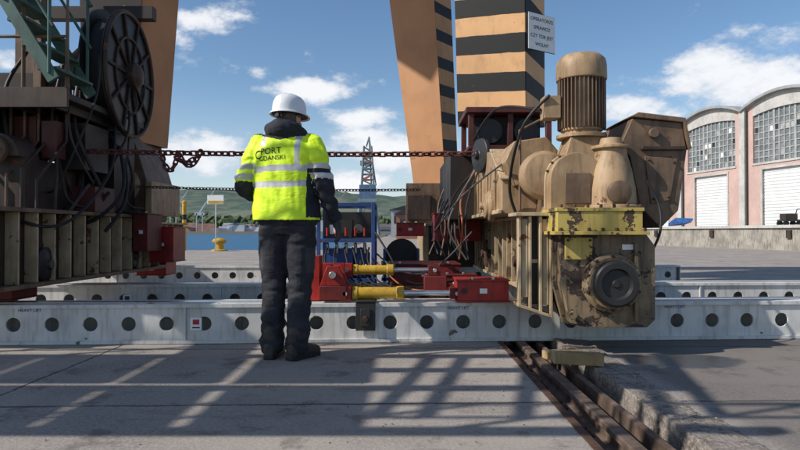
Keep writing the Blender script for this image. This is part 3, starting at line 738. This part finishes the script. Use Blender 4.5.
for off in (0,.62):
    a=Vector((-2.93,5.05+off,2.19)); b_=Vector((-4.6,5.05+off,4.9))
    d=(b_-a).normalized(); q=d.cross(Vector((0,1,0))).normalized()*.05
    st.hexa('green',[a-q,a-q+Vector((0,.03,0)),a+q+Vector((0,.03,0)),a+q,b_-q,b_-q+Vector((0,.03,0)),b_+q+Vector((0,.03,0)),b_+q])
    st.tube('green',[a+Vector((0,0,.85)),b_+Vector((0,0,.85))],.018); st.tube('green',[a+Vector((0,0,.45)),b_+Vector((0,0,.45))],.014)
    for t_ in(.02,.25,.5,.75,.98):
        p=a.lerp(b_,t_); st.cyl('green',p,p+Vector((0,0,.85)),.015,seg=8)
for i in range(13):
    p=Vector((-2.93,5.08,2.19)).lerp(Vector((-4.6,5.08,4.9)),(i+.5)/13); st.box('green',p.x-.09,p.x+.09,5.08,5.66,p.z-.012,p.z+.012)
st.finish(parent=LC)
rl=MB('cable_reel')
ax=Vector((.995,.06,0)).normalized(); rc=Vector((-3.06,6.5,2.60))
rl.lathe('dsteel',rc,ax,[(.66,-.12),(.68,-.115),(.68,-.10),(.3,-.09),(.3,.09),(.68,.10),(.68,.115),(.66,.12)],40)
rl.lathe('black',rc,ax,[(.3,-.09),(.58,-.085),(.6,0),(.58,.085),(.3,.09)],40)
q=ax.to_track_quat('Z','Y')
for i in range(10):
    a=2*math.pi*i/10; p=rc+ax*.135; dd=q@Vector((math.cos(a),math.sin(a),0)); rl.cyl('dbrown',p+dd*.12,p+dd*.66,.018,seg=6)
for rr_,w_ in ((.66,.022),(.4,.014)): rl.tube('brown',[rc+ax*.135+q@Vector((math.cos(2*math.pi*i/40)*rr_,math.sin(2*math.pi*i/40)*rr_,0)) for i in range(41)],w_)
rl.lathe('brown',rc+ax*.12,ax,[(.14,0),(.14,.08),(.1,.12),(.05,.14)])
rl.cyl('dbrown',rc-ax*.2,rc-ax*.75,.09)
rl.box('dbrown',-3.5,-3.42,6.4,6.6,1.1,2.7)
rl.finish(parent=LC)
mc_=MB('drive_machinery')
mc_.box('brown',-3.85,-3.25,5.2,6.0,1.1,1.55); round_case(mc_,'brown',-3.45,1.55,.2,5.1,5.4,1.551)
mc_.lathe('tan_d',(-3.45,5.1,1.6),(0,-1,0),[(.12,0),(.12,.05),(.08,.08),(.03,.09)])
mc_.lathe('tan_d',(-3.85,5.4,1.55),(0,0,1),[(.16,0),(.16,.35),(.17,.37),(.15,.42),(.05,.44)])
mc_.box('maroon',-3.3,-3.0,5.9,6.3,1.1,1.35); mc_.box('dbrown',-3.75,-3.1,6.5,7.0,1.1,2.0)
mc_.box('dbrown',-3.3,-3.02,5.75,6.2,1.5,1.95); mc_.box('brown',-4.6,-3.9,6.0,6.28,1.0,2.0)
for i in range(10):
    x=random.uniform(-3.9,-3.15); y_=random.uniform(5.3,6.3); mc_.box(random.choice(['dbrown','brown','tan_d','dsteel','maroon','red_d']),x,x+random.uniform(.08,.25),y_,y_+.15,1.56+random.uniform(0,.1),1.7+random.uniform(0,.3))
for i in range(7): mc_.tube(random.choice(['tan_d','brown']),[(-3.9+i*.13,5.15,1.1),(-3.9+i*.13,5.15,1.35+.05*(i%3)),(-3.9+i*.13,5.6,1.75+.05*(i%2)),(-3.9+i*.13,5.6,2.08)],.014)
mc_.finish(parent=LC,bevel=.008)
cb_=MB('hanging_cables')
for i in range(26):
    x=random.uniform(-3.6,-2.9); y_=random.uniform(5.6,6.9); z0=random.uniform(1.7,2.7)
    x2=random.uniform(-4.0,-2.85); dz=random.uniform(.2,.9)
    cb_.tube(random.choice(['black','black','brown','dbrown']),smooth([(x,y_,z0),(x+random.uniform(-.1,.2),y_-.2,z0-.5),((x+x2)/2,y_-.3,max(1.0,z0-.6-dz)),(x2,y_-.1,random.uniform(1.1,1.6))],7),random.choice([.01,.014,.018]))
cb_.tube('black',smooth([(-3.1,6.3,2.0),(-2.85,6.2,1.6),(-2.8,6.1,1.2),(-2.95,6.0,.9)],8),.018)
cb_.tube('black',smooth([(-3.75,4.9,1.7),(-3.35,4.9,1.15),(-3.0,5.0,.95),(-2.85,5.3,1.05),(-2.8,5.8,1.5),(-2.95,6.2,2.0)],10),.014)
cb_.finish(parent=LC)
ow=MB('added_shadow_walkway')  # added out of view; deck gaps and bars shape the foreground shadow streaks
zw_=3.3
for xa,xb in ((-7.6,-6.75),(-6.66,-5.9),(-5.8,-5.25),(-5.12,-4.35)):
    ow.box('dbrown',xa,xb,1.2,1.95,zw_,zw_+.06); ow.box('dbrown',xa,xb,2.07,2.9,zw_,zw_+.06)
for y_ in(1.2,1.95,2.84): ow.box('tan_d',-7.6,-2.35,y_,y_+.09,zw_-.1,zw_-.001)
ow.box('tan_d',-4.35,-2.35,2.4,2.49,zw_-.1,zw_-.001)
for i in range(9):
    x=-4.3+i*.24
    if i%3!=2: ow.hexa('tan_d',[(x,1.4,zw_),(x+.06,1.4,zw_),(x+.42,2.9,zw_),(x+.36,2.9,zw_),(x,1.4,zw_+.05),(x+.06,1.4,zw_+.05),(x+.42,2.9,zw_+.05),(x+.36,2.9,zw_+.05)])
ow.box('dbrown',-3.5,-2.6,1.9,2.5,zw_+.13,zw_+.18)
for y_ in(1.2,2.9):
    ow.cyl('tan_d',(-7.6,y_,zw_+1.0),(-2.3,y_,zw_+1.0),.025); ow.cyl('tan_d',(-7.6,y_,zw_+.5),(-2.3,y_,zw_+.5),.02)
    for i in range(7): ow.cyl('tan_d',(-7.5+i*.86,y_,zw_+.06),(-7.5+i*.86,y_,zw_+1.0),.022)
ow.box('tan_d',-7.6,-7.3,1.2,1.5,0,zw_-.1); ow.box('tan_d',-7.6,-7.3,2.6,2.9,0,zw_-.1); ow.box('tan_d',-5.4,-5.1,2.7,7.4,zw_-.3,zw_-.101)
ow.finish(parent=LC)

# ------------------------------------------------------------------ chains
def chain(name,pts,link=.078,wr=.0085,mat='chain'):
    b=MB(name); mi=b.mi(mat); pts=[Vector(p) for p in pts]
    L=[0]
    for a,c in zip(pts,pts[1:]): L.append(L[-1]+(c-a).length)
    step=link*.72; s_=0; k=0
    def at(s):
        for i in range(len(L)-1):
            if s<=L[i+1]: return pts[i].lerp(pts[i+1],(s-L[i])/max(1e-6,L[i+1]-L[i]))
        return pts[-1]
    while s_+step<L[-1]:
        p=at(s_+step/2); t=(at(s_+step)-at(s_)).normalized()
        up=Vector((0,0,1)) if abs(t.z)<.9 else Vector((1,0,0))
        a=t.cross(up).normalized(); c=a.cross(t)
        ang=(k%2)*math.pi/2+.6+random.uniform(-.2,.2); side=a*math.cos(ang)+c*math.sin(ang); nrm=t.cross(side)
        rings=[]
        hw=link*.28; hl=link/2-hw*.6
        for i in range(14):
            q=2*math.pi*i/14; cc,ss=math.cos(q),math.sin(q)
            ctr=p+side*(ss*hw)+t*(cc*hw+ (hl*.6 if cc>0 else -hl*.6))
            rad=(side*ss+t*cc)
            rings.append([b.bm.verts.new(ctr+rad*math.cos(2*math.pi*j/6)*wr+nrm*math.sin(2*math.pi*j/6)*wr) for j in range(6)])
        for i in range(14):
            A=rings[i];B=rings[(i+1)%14]
            for j in range(6): b.face([A[j],A[(j+1)%6],B[(j+1)%6],B[j]],mi)
        s_+=step;k+=1
    return b
ch=chain('steel_chain',sag((-4.3,5.8,1.72),(.72,5.85,1.665),.03,30),.085,.010); ch.finish(sharp=180)
ch=chain('steel_chain',sag((-2.31,5.78,1.69),(-2.13,5.76,1.66),.18,12)+sag((-2.13,5.76,1.66),(-1.93,5.8,1.68),.13,12)+sag((-1.93,5.8,1.68),(-2.2,5.8,1.66),.09,12),.07,.010); ch.finish(sharp=180)
ch=chain('steel_chain',sag((-2.9,6.6,1.40),(.25,6.8,1.38),.02,20),.05,.005,'dsteel'); ch.finish(sharp=180)

# ------------------------------------------------------------------ worker
MAN=empty('dock_worker')
def cloth(name,c,c2=None,rough=.85,scale=7,bs=.35):
    m,nt,b=new_mat(name); co=coords(nt)
    col=mix(nt,sstep(nt,nz(nt,co,scale,4),.35,.65),c,c2 or tuple(x*.7 for x in c))
    nt.links.new(col,b.inputs['Base Color']); b.inputs['Roughness'].default_value=rough
    bump(nt,b,nz(nt,co,9,4,.6,(1,1,2.0)),bs,.03); return m
C={'navy':cloth('navy_cloth',(.017,.019,.028),(.011,.012,.018)),
 'trouser':cloth('trouser_cloth',(.026,.027,.034),(.013,.014,.019)),
 'vest':cloth('hi_vis_yellow',(.74,.98,.02),(.62,.88,.015),.6),
 'refl':cloth('reflective_tape',(.52,.53,.52),(.42,.43,.42),.35,bs=.15),
 'boot':cloth('boot_leather',(.05,.038,.03),(.022,.018,.015),.6),
 'glove':cloth('work_glove',(.05,.05,.052),(.03,.03,.033),.75),
 'skin':cloth('skin',(.50,.29,.21),(.44,.25,.18),.5,bs=.05),
 'hair':cloth('grey_hair',(.12,.10,.085),(.07,.06,.05),.8,scale=60),
 'helmet':cloth('helmet_white',(.74,.75,.76),(.66,.67,.69),.3,bs=.02),
 'patch':cloth('pocket_grey',(.05,.05,.055),(.035,.035,.04))}
def ring_loft(bm,secs,n=24,ex=2.3):
    rings=[]
    for (c,fx,fy,rx,ry) in secs:
        r_=[]
        for i in range(n):
            a=2*math.pi*i/n; ca,sa=math.cos(a),math.sin(a)
            k=(abs(ca)**ex+abs(sa)**ex)**(-1/ex)
            r_.append(bm.verts.new(c+fx*(ca*k*rx)+fy*(sa*k*ry)))
        rings.append(r_)
    fs=[]
    for A,B in zip(rings,rings[1:]):
        for i in range(n):
            j=(i+1)%n; fs.append(bm.faces.new([A[i],A[j],B[j],B[i]]))
    fs.append(bm.faces.new(rings[0][::-1])); fs.append(bm.faces.new(rings[-1]))
    bmesh.ops.recalc_face_normals(bm,faces=fs)
def limb(bm,pts,rad,n=16,sub=5,flat=1.0,side=None):
    P=smooth(pts,sub); K=len(P); rr=[]
    for i in range(K):
        t=i/sub; k=min(int(t),len(rad)-2); f=t-k; f=f*f*(3-2*f); rr.append(rad[k]*(1-f)+rad[k+1]*f)
    secs=[]
    t0=(P[1]-P[0]).normalized(); t1=(P[-1]-P[-2]).normalized()
    PP=[(P[0]-t0*rr[0]*.8,rr[0]*.45,t0),(P[0]-t0*rr[0]*.5,rr[0]*.8,t0)]
    for i in range(K): PP.append((P[i],rr[i],(P[min(i+1,K-1)]-P[max(i-1,0)]).normalized()))
    PP+=[(P[-1]+t1*rr[-1]*.5,rr[-1]*.8,t1),(P[-1]+t1*rr[-1]*.8,rr[-1]*.45,t1)]
    for p,r_,t in PP:
        ref=side if side else (Vector((0,1,0)) if abs(t.y)<.9 else Vector((0,0,1)))
        a=t.cross(ref).normalized(); b_=a.cross(t).normalized()
        secs.append((p,a,b_,r_*flat,r_))
    ring_loft(bm,secs,n,2.0)
def ell(bm,c,rx,ry,rz,mx=None):
    ret=bmesh.ops.create_uvsphere(bm,u_segments=24,v_segments=16,radius=1)
    for v in ret['verts']:
        v.co=Vector((v.co.x*rx,v.co.y*ry,v.co.z*rz))
        if mx: v.co=mx@v.co
        v.co+=Vector(c)
def remesh(bm,vox,name,smooth_it=2):
    me=bpy.data.meshes.new('tmp'); bm.to_mesh(me); bm.free()
    o=bpy.data.objects.new('tmp',me); scene.collection.objects.link(o)
    r_=o.modifiers.new('r','REMESH'); r_.mode='VOXEL'; r_.voxel_size=vox; r_.use_smooth_shade=True
    if smooth_it:
        s_=o.modifiers.new('s','SMOOTH'); s_.iterations=smooth_it; s_.factor=.5
    dg=bpy.context.evaluated_depsgraph_get(); m2=bpy.data.meshes.new_from_object(o.evaluated_get(dg)); bpy.data.objects.remove(o)
    m2.name=name; return m2
MW=Matrix.Translation((-.806,4.32,0))@Matrix.Rotation(R(-8),4,'Z')
XX,YY=Vector((1,0,0)),Vector((0,1,0))
bm=bmesh.new()
V=Vector
ring_loft(bm,[(V((-.0,0,.88)),XX,YY,.17,.12),(V((-.0,0,.93)),XX,YY,.19,.135),(V((-.0,0,.965)),XX,YY,.20,.14),(V((-.01,-.005,.985)),XX,YY,.245,.165),(V((-.015,-.005,1.10)),XX,YY,.238,.16),(V((-.015,-.01,1.25)),XX,YY,.226,.15),(V((-.015,-.01,1.38)),XX,YY,.236,.155),(V((-.015,-.01,1.48)),XX,YY,.238,.15),(V((-.015,-.01,1.55)),XX,YY,.205,.125),(V((-.01,0,1.60)),XX,YY,.14,.10),(V((-.01,.005,1.64)),XX,YY,.09,.085),(V((-.01,.01,1.675)),XX,YY,.075,.078)],32,2.4)
legL=[V((-.095,0,.93)),V((-.105,.0,.72)),V((-.108,.01,.50)),V((-.11,-.01,.28)),V((-.108,-.03,.09))]
legR=[V((.090,0,.93)),V((.095,.0,.72)),V((.085,.015,.50)),V((.085,-.02,.28)),V((.085,-.05,.09))]
for L_ in(legL,legR): limb(bm,L_,[.118,.106,.086,.084,.084],20,6)
armL=[V((-.195,-.01,1.53)),V((-.262,-.03,1.40)),V((-.315,-.02,1.23)),V((-.245,.12,1.18)),V((-.14,.24,1.20))]
armR=[V((.17,-.01,1.53)),V((.232,-.035,1.40)),V((.275,-.04,1.24)),V((.305,-.01,1.12)),V((.335,.03,1.01))]
for A_ in(armL,armR): limb(bm,A_,[.088,.078,.068,.058,.048],18,6)
limb(bm,[V((-.13,.03,1.60)),V((-.09,-.075,1.625)),V((-.01,-.105,1.635)),V((.07,-.075,1.625)),V((.11,.03,1.60))],[.038,.052,.062,.052,.038],12,5)
body=remesh(bm,.0075,'body',3)
def segd(p,pts):
    best=9
    for a,b_ in zip(pts,pts[1:]):
        d=b_-a; t=max(0,min(1,(p-a).dot(d)/d.length_squared)); best=min(best,(p-(a+d*t)).length)
    return best
bm=bmesh.new(); bm.from_mesh(body); bm.normal_update()
for v in bm.verts:
    p=v.co; nn=v.normal
    if p.z<.95:
        bag=.35+1.0*max(0,1-abs(p.z-.18)/.25)+.8*max(0,1-abs(p.z-.5)/.15)+.5*max(0,1-abs(p.z-.85)/.12)
        f=noise.noise(V((p.x*7,p.y*7,p.z*19)))*.013*bag+noise.noise(V((p.x*16,p.y*16,p.z*34)))*.007*bag
        f+=.007*math.sin(p.z*55+p.x*25+4*noise.noise(p*8))*max(0,1-abs(p.z-.17)/.12)
    else:
        dA=min(segd(p,armL[1:]),segd(p,armR[1:]))
        f=noise.noise(V((p.x*6+p.z*4,p.y*6,p.z*9)))*.015+noise.noise(V((p.x*17+p.z*9,p.y*17,p.z*12+5)))*.009+noise.noise(V((p.x*30,p.y*30,p.z*14)))*.003
        if dA<.085: f+=.005*math.sin(p.z*85+6*noise.noise(p*7))
    v.co=p+nn*f
bm.to_mesh(body); bm.free()
names=['navy','trouser','vest','refl','patch']
for n_ in names: body.materials.append(C[n_])
for f in body.polygons:
    p=f.center; z=p.z; nn=f.normal
    dL=segd(p,armL); dR=segd(p,armR)
    tors=((p.x+.015)/.24)**2+((p.y+.01)/.155)**2
    armL_=(dL<.10 and p.x<-.19 and (tors>1.02 or p.x<-.245)) or (dL<.075 and p.y>.12); armR_=(dR<.10 and p.x>.165 and (tors>1.0 or p.x>.235))
    mat='trouser'
    if (armL_ or armR_) and z>.9:
        if z>1.385: mat='vest'
        elif z>1.345: mat='refl'
        elif z>1.315: mat='navy'
        elif z>1.275: mat='refl'
        else: mat='navy'
        if armL_ and z>1.26: mat='vest' if mat=='navy' else mat
        if z>1.585: mat='navy'
    elif z>.972:
        x=p.x+.015
        mat='vest'
        if z<.985: mat='navy'
        if abs(z-1.345-.02*x)<.022 or abs(z-1.235-.02*x)<.022: mat='refl'
        if abs(abs(x)-.125)<.020 and z>(1.36 if x>0 else 1.50): mat='refl'
        if x>.185 and 1.0<z<1.34 and nn.x>.5: mat='navy'
        if (z>1.545+.25*abs(x) and abs(x)<.16) or z>1.595: mat='navy'
    else:
        if abs(z-.70)<.09 and abs(p.x)>.155: mat='patch'
    f.material_index=names.index(mat); f.use_smooth=True
bo=bpy.data.objects.new('body',body); scene.collection.objects.link(bo); bo.matrix_world=MW; bo.parent=MAN
bvh=BVHTree.FromPolygons([v.co for v in body.vertices],[tuple(p.vertices) for p in body.polygons])
def decal(name,s,size,x,z,mat,rot=0):
    o=text(name,s,size,Matrix.Identity(4),mat,0)
    bmx=bmesh.new(); bmx.from_mesh(o.data)
    bmesh.ops.triangulate(bmx,faces=bmx.faces)
    bmesh.ops.subdivide_edges(bmx,edges=[e for e in bmx.edges if e.calc_length()>.01],cuts=1)
    for v in bmx.verts:
        q=Matrix.Rotation(rot,3,'Z')@v.co; X_,Z_=x+q.x,z+q.y
        h_=bvh.ray_cast(V((X_,-1,Z_)),V((0,1,0)))
        v.co=V((X_,(h_[0].y if h_[0] else -.16)-.003,Z_))
    bmx.to_mesh(o.data); bmx.free(); o.matrix_world=MW; o.parent=MAN
decal('logo_line_1','PORT',.062,-.075,1.465,C['navy'],R(3)); decal('logo_line_2','GDANSKI',.046,-.065,1.415,C['navy'],R(3)); decal('logo_mark','C',.085,-.178,1.44,C['navy'],0)
bm=bmesh.new()
for (cx,cy,yaw) in((-.108,-.03,4),(.088,-.05,-26)):
    Q=Matrix.Translation((cx,cy,0))@Matrix.Rotation(R(yaw),4,'Z')
    D=Q.to_3x3()
    S=[(-.085,.06,.030,.045),(-.06,.065,.044,.065),(0,.065,.05,.065),(.07,.055,.05,.055),(.14,.045,.052,.045),(.19,.04,.046,.038),(.215,.032,.030,.026)]
    ring_loft(bm,[(Q@V((0,y_,zc)),D@XX,V((0,0,1)),rx,rz) for y_,zc,rx,rz in S],20,2.6)
    limb(bm,[Q@V((0,-.02,.07)),Q@V((0,-.025,.13)),Q@V((0,-.03,.2))],[.055,.056,.056],16,4)
me=remesh(bm,.006,'boots',2); me.materials.append(C['boot'])
for f in me.polygons: f.use_smooth=True
o=bpy.data.objects.new('boots',me); scene.collection.objects.link(o); o.matrix_world=MW; o.parent=MAN
so=MB('boot_soles')
for (cx,cy,yaw) in((-.108,-.03,4),(.088,-.05,-26)):
    Q=Matrix.Translation((cx,cy,0))@Matrix.Rotation(R(yaw),4,'Z')
    out=[(-.032,-.085),(.032,-.085),(.048,-.05),(.044,.02),(.054,.12),(.048,.19),(.02,.222),(-.02,.222),(-.048,.19),(-.054,.12),(-.044,.02),(-.048,-.05)]
    mi=so.mi('black'); a=[so.bm.verts.new(Q@V((x,y_,.002))) for x,y_ in out]; b_=[so.bm.verts.new(Q@V((x,y_,.026))) for x,y_ in out]
    so.face(a[::-1],mi); so.face(b_,mi)
    for i in range(12): so.face([a[i],a[(i+1)%12],b_[(i+1)%12],b_[i]],mi)
o=so.finish(mx=MW,bevel=.004); o.parent=MAN
def hand(name,Q,curl,mat):
    bm=bmesh.new()
    limb(bm,[V((0,0,.05)),V((0,0,.0)),V((0,0,-.03))],[.034,.031,.032],14,3,1.0)
    ring_loft(bm,[(V((0,0,.0)),YY,XX,.028,.020),(V((0,0,-.03)),YY,XX,.040,.020),(V((0,0,-.065)),YY,XX,.045,.019),(V((0,0,-.092)),YY,XX,.042,.015)],18,2.4)
    for i,(yo,L_) in enumerate(((.033,.074),(.011,.082),(-.011,.077),(-.032,.062))):
        base=V((0,yo,-.082)); p=[base]; ang=0
        for s_,f in ((.45,.5),(.3,1.1),(.25,.9)):
            ang+=curl*f
            p.append(p[-1]+V((math.sin(ang)*L_*s_,yo*.06,-math.cos(ang)*L_*s_)))
        limb(bm,p,[.0108,.0102,.0095,.0082],10,4)
    p=[V((.002,.028,-.025)),V((.014,.052,-.05)),V((.026,.060,-.078)),V((.034,.056,-.10))]
    limb(bm,p,[.015,.0135,.0115,.0095],10,4)
    me=remesh(bm,.0028,name,2); me.materials.append(mat)
    for f in me.polygons: f.use_smooth=True
    o=bpy.data.objects.new(name,me); scene.collection.objects.link(o); o.matrix_world=MW@Q; o.parent=MAN
QR=Matrix.Translation((.345,.045,.975))@Matrix.Rotation(R(-12),4,'Y')@Matrix.Rotation(R(8),4,'X')@Matrix.Diagonal((-1,1,1,1))
hand('right_hand',QR,.45,C['glove'])
QL=Matrix.Translation((-.115,.262,1.205))@Matrix.Rotation(R(-90),4,'Y')@Matrix.Rotation(R(40),4,'X')
hand('left_hand',QL,.7,C['glove'])
cf=MB('sleeve_cuff'); cf.lathe(C['navy'],(.33,.025,1.03),(.28,.5,-1.0),[(.047,0),(.052,.01),(.052,.035),(.046,.045)]); o=cf.finish(mx=MW); o.parent=MAN
HQ=Matrix.Translation((-.005,.03,1.725))@Matrix.Rotation(R(-16),4,'Z')@Matrix.Rotation(R(-6),4,'X')
bm=bmesh.new()
ell(bm,(0,0,.01),.077,.098,.105); ell(bm,(0,.035,-.055),.058,.058,.055); ell(bm,(0,.045,-.02),.062,.055,.06)
ell(bm,(0,.084,-.085),.024,.018,.02)
limb(bm,[V((0,.09,.012)),V((0,.108,-.008)),V((0,.116,-.028))],[.009,.012,.015],10,4)
ell(bm,(0,.098,-.056),.023,.01,.006); ell(bm,(0,.096,-.067),.020,.010,.007); ell(bm,(0,.085,.032),.05,.016,.010)
for sx in(-1,1): ell(bm,(sx*.080,-.005,-.015),.012,.021,.032,Matrix.Rotation(R(-15*sx),3,'Z')); ell(bm,(sx*.04,.07,-.03),.024,.02,.02)
limb(bm,[V((0,-.012,-.04)),V((0,-.022,-.10)),V((0,-.03,-.15))],[.058,.060,.066],18,4)
me=remesh(bm,.004,'head',2); me.materials.append(C['skin']); me.materials.append(C['hair'])
for f in me.polygons:
    f.use_smooth=True; p=f.center
    if (p.y<-.005 and p.z>-.065 and abs(p.x)<.079) or (p.z>.05): f.material_index=1
o=bpy.data.objects.new('head',me); scene.collection.objects.link(o); o.matrix_world=MW@HQ; o.parent=MAN
ey=MB('eyes')
for sx in(-1,1):
    ey.lathe('plain_white',(sx*.031,.078,.012),(0,1,0),[(.004,0),(.011,.004),(.011,.010),(.006,.0135)]); ey.lathe('black',(sx*.031,.0915,.012),(0,1,0),[(.005,0),(.004,.001)])
o=ey.finish(mx=MW@HQ); o.parent=MAN
hl=MB('hard_hat'); mi=hl.mi(C['helmet'])
prof=[(1.13,-.012),(1.14,-.006),(1.10,.0),(1.01,.004),(1.0,.02),(.985,.05),(.94,.08),(.85,.105),(.70,.124),(.5,.136),(.28,.142),(.08,.144)]
rings=[]
for s_,z in prof:
    rg=[]
    for i in range(40):
        a=2*math.pi*i/40; x=math.cos(a)*.116*s_; y_=math.sin(a)*.14*s_
        if z<.003 and math.sin(a)>.2: y_+=.045*(math.sin(a)-.2)*(s_-1.0)/.13
        bumpz=0
        if z>.06: bumpz=.006*(math.exp(-(x/.012)**2)+.7*math.exp(-((abs(x)-.042)/.01)**2))*min(1,(z-.06)/.04)
        rg.append(hl.bm.verts.new((x,y_,z+bumpz)))
    rings.append(rg)
for A_,B_ in zip(rings,rings[1:]):
    for i in range(40): hl.face([A_[i],A_[(i+1)%40],B_[(i+1)%40],B_[i]],mi)
hl.face(rings[-1],mi)
rg2=[hl.bm.verts.new((v.co.x*.9,v.co.y*.9,v.co.z+.006)) for v in rings[0]]
for i in range(40): hl.face([rings[0][(i+1)%40],rings[0][i],rg2[i],rg2[(i+1)%40]],mi)
hl.face(rg2[::-1],hl.mi('black'))
hl.box('black',-.03,.03,-.135,-.126,-.045,-.014); hl.cyl('black',(0,-.133,-.035),(0,-.148,-.035),.014)
for sx in(-1,1): hl.tube('black',[(sx*.095,-.02,-.005),(sx*.083,.01,-.06),(sx*.05,.05,-.115)],.004)
o=hl.finish(mx=MW@HQ@Matrix.Translation((0,-.0,.03))@Matrix.Rotation(R(3),4,'X'),sharp=60); o.parent=MAN

# ------------------------------------------------------------------ world
SUN_AZ=R(-110); SUN_EL=R(37)
w=bpy.data.worlds.new("World"); scene.world=w; w.use_nodes=True; nt=w.node_tree
bg=nt.nodes['Background']; sky=nt.nodes.new('ShaderNodeTexSky'); sky.sky_type='NISHITA'; sky.sun_disc=False
sky.sun_elevation=SUN_EL; sky.sun_rotation=SUN_AZ; sky.air_density=1.0; sky.dust_density=.5; sky.ozone_density=1.8
hs=nt.nodes.new('ShaderNodeHueSaturation'); hs.inputs['Saturation'].default_value=1.12; hs.inputs['Value'].default_value=1.18; nt.links.new(sky.outputs[0],hs.inputs['Color'])
tc=nt.nodes.new('ShaderNodeTexCoord'); D=tc.outputs['Generated']
sp=nt.nodes.new('ShaderNodeSeparateXYZ'); nt.links.new(D,sp.inputs[0])
yc=mth(nt,'MAXIMUM',sp.outputs[1],.05)
U=mth(nt,'DIVIDE',sp.outputs[0],yc); Vv=mth(nt,'DIVIDE',sp.outputs[2],yc)
front=sstep(nt,sp.outputs[1],.1,.3)
clouds=[(205,18,44,22,1.0),(257,72,16,9,.8),(315,90,50,13,1.15),(365,116,40,12,1.1),(200,155,66,24,1.25),(395,150,85,28,1.15),(330,182,100,18,1.1),(750,85,95,34,1.35),(640,110,60,15,1.15),(785,35,45,20,.9),(560,100,25,10,.6),(60,150,90,24,.9),(20,60,60,18,.8),(690,185,130,26,.8),(575,175,60,22,.6)]
tot=None
for px,py,sx,sy,wt in clouds:
    a=mth(nt,'DIVIDE',mth(nt,'SUBTRACT',U,(px-400)/600),sx/600); b_=mth(nt,'DIVIDE',mth(nt,'SUBTRACT',Vv,(232-py)/600),sy/600)
    e=mth(nt,'MULTIPLY',mth(nt,'EXPONENT',mth(nt,'MULTIPLY',mth(nt,'ADD',mth(nt,'MULTIPLY',a,a),mth(nt,'MULTIPLY',b_,b_)),-1.0)),wt)
    tot=e if tot is None else mth(nt,'MAXIMUM',tot,e)
tot=mth(nt,'MULTIPLY',tot,front)
back=mth(nt,'MULTIPLY',mth(nt,'SUBTRACT',1.0,front),sstep(nt,nz(nt,D,2.2,2),.5,.7)); tot=mth(nt,'ADD',tot,mth(nt,'MULTIPLY',back,.6))
n1=nz(nt,D,11,7,.62,(1,1,1.9))
val=mth(nt,'ADD',tot,mth(nt,'MULTIPLY',mth(nt,'SUBTRACT',n1,.5),2.8))
dens=mth(nt,'MULTIPLY',sstep(nt,val,.40,1.0),.95)
ccol=mix(nt,sstep(nt,val,.5,1.3),(6.3,6.8,7.6),(8.8,8.9,9.1))
hzn=mth(nt,'MULTIPLY',sstep(nt,sp.outputs[2],.25,.0),.45)
sk=mix(nt,hzn,hs.outputs[0],(6.2,7.2,8.4))
fin=mix(nt,dens,sk,ccol)
nt.links.new(fin,bg.inputs['Color']); bg.inputs['Strength'].default_value=.11
sl=bpy.data.lights.new('sun','SUN'); sl.energy=5.0; sl.angle=R(.5); sl.color=(1,.94,.86)
so=bpy.data.objects.new('sun',sl); scene.collection.objects.link(so)
v=V((math.sin(SUN_AZ)*math.cos(SUN_EL),math.cos(SUN_AZ)*math.cos(SUN_EL),math.sin(SUN_EL)))
so.rotation_euler=v.to_track_quat('Z','Y').to_euler(); so.location=(-20,-5,20)
# ------------------------------------------------------------------ camera
cam=bpy.data.cameras.new('camera'); cam.lens=27; cam.sensor_width=36; cam.clip_end=8000; cam.clip_start=.05
co_=bpy.data.objects.new('camera',cam); scene.collection.objects.link(co_)
co_.location=(0,0,CAMH); co_.rotation_euler=(R(90.67),0,0); scene.camera=co_
scene.view_settings.view_transform='Standard'; scene.view_settings.look='None'; scene.view_settings.exposure=0
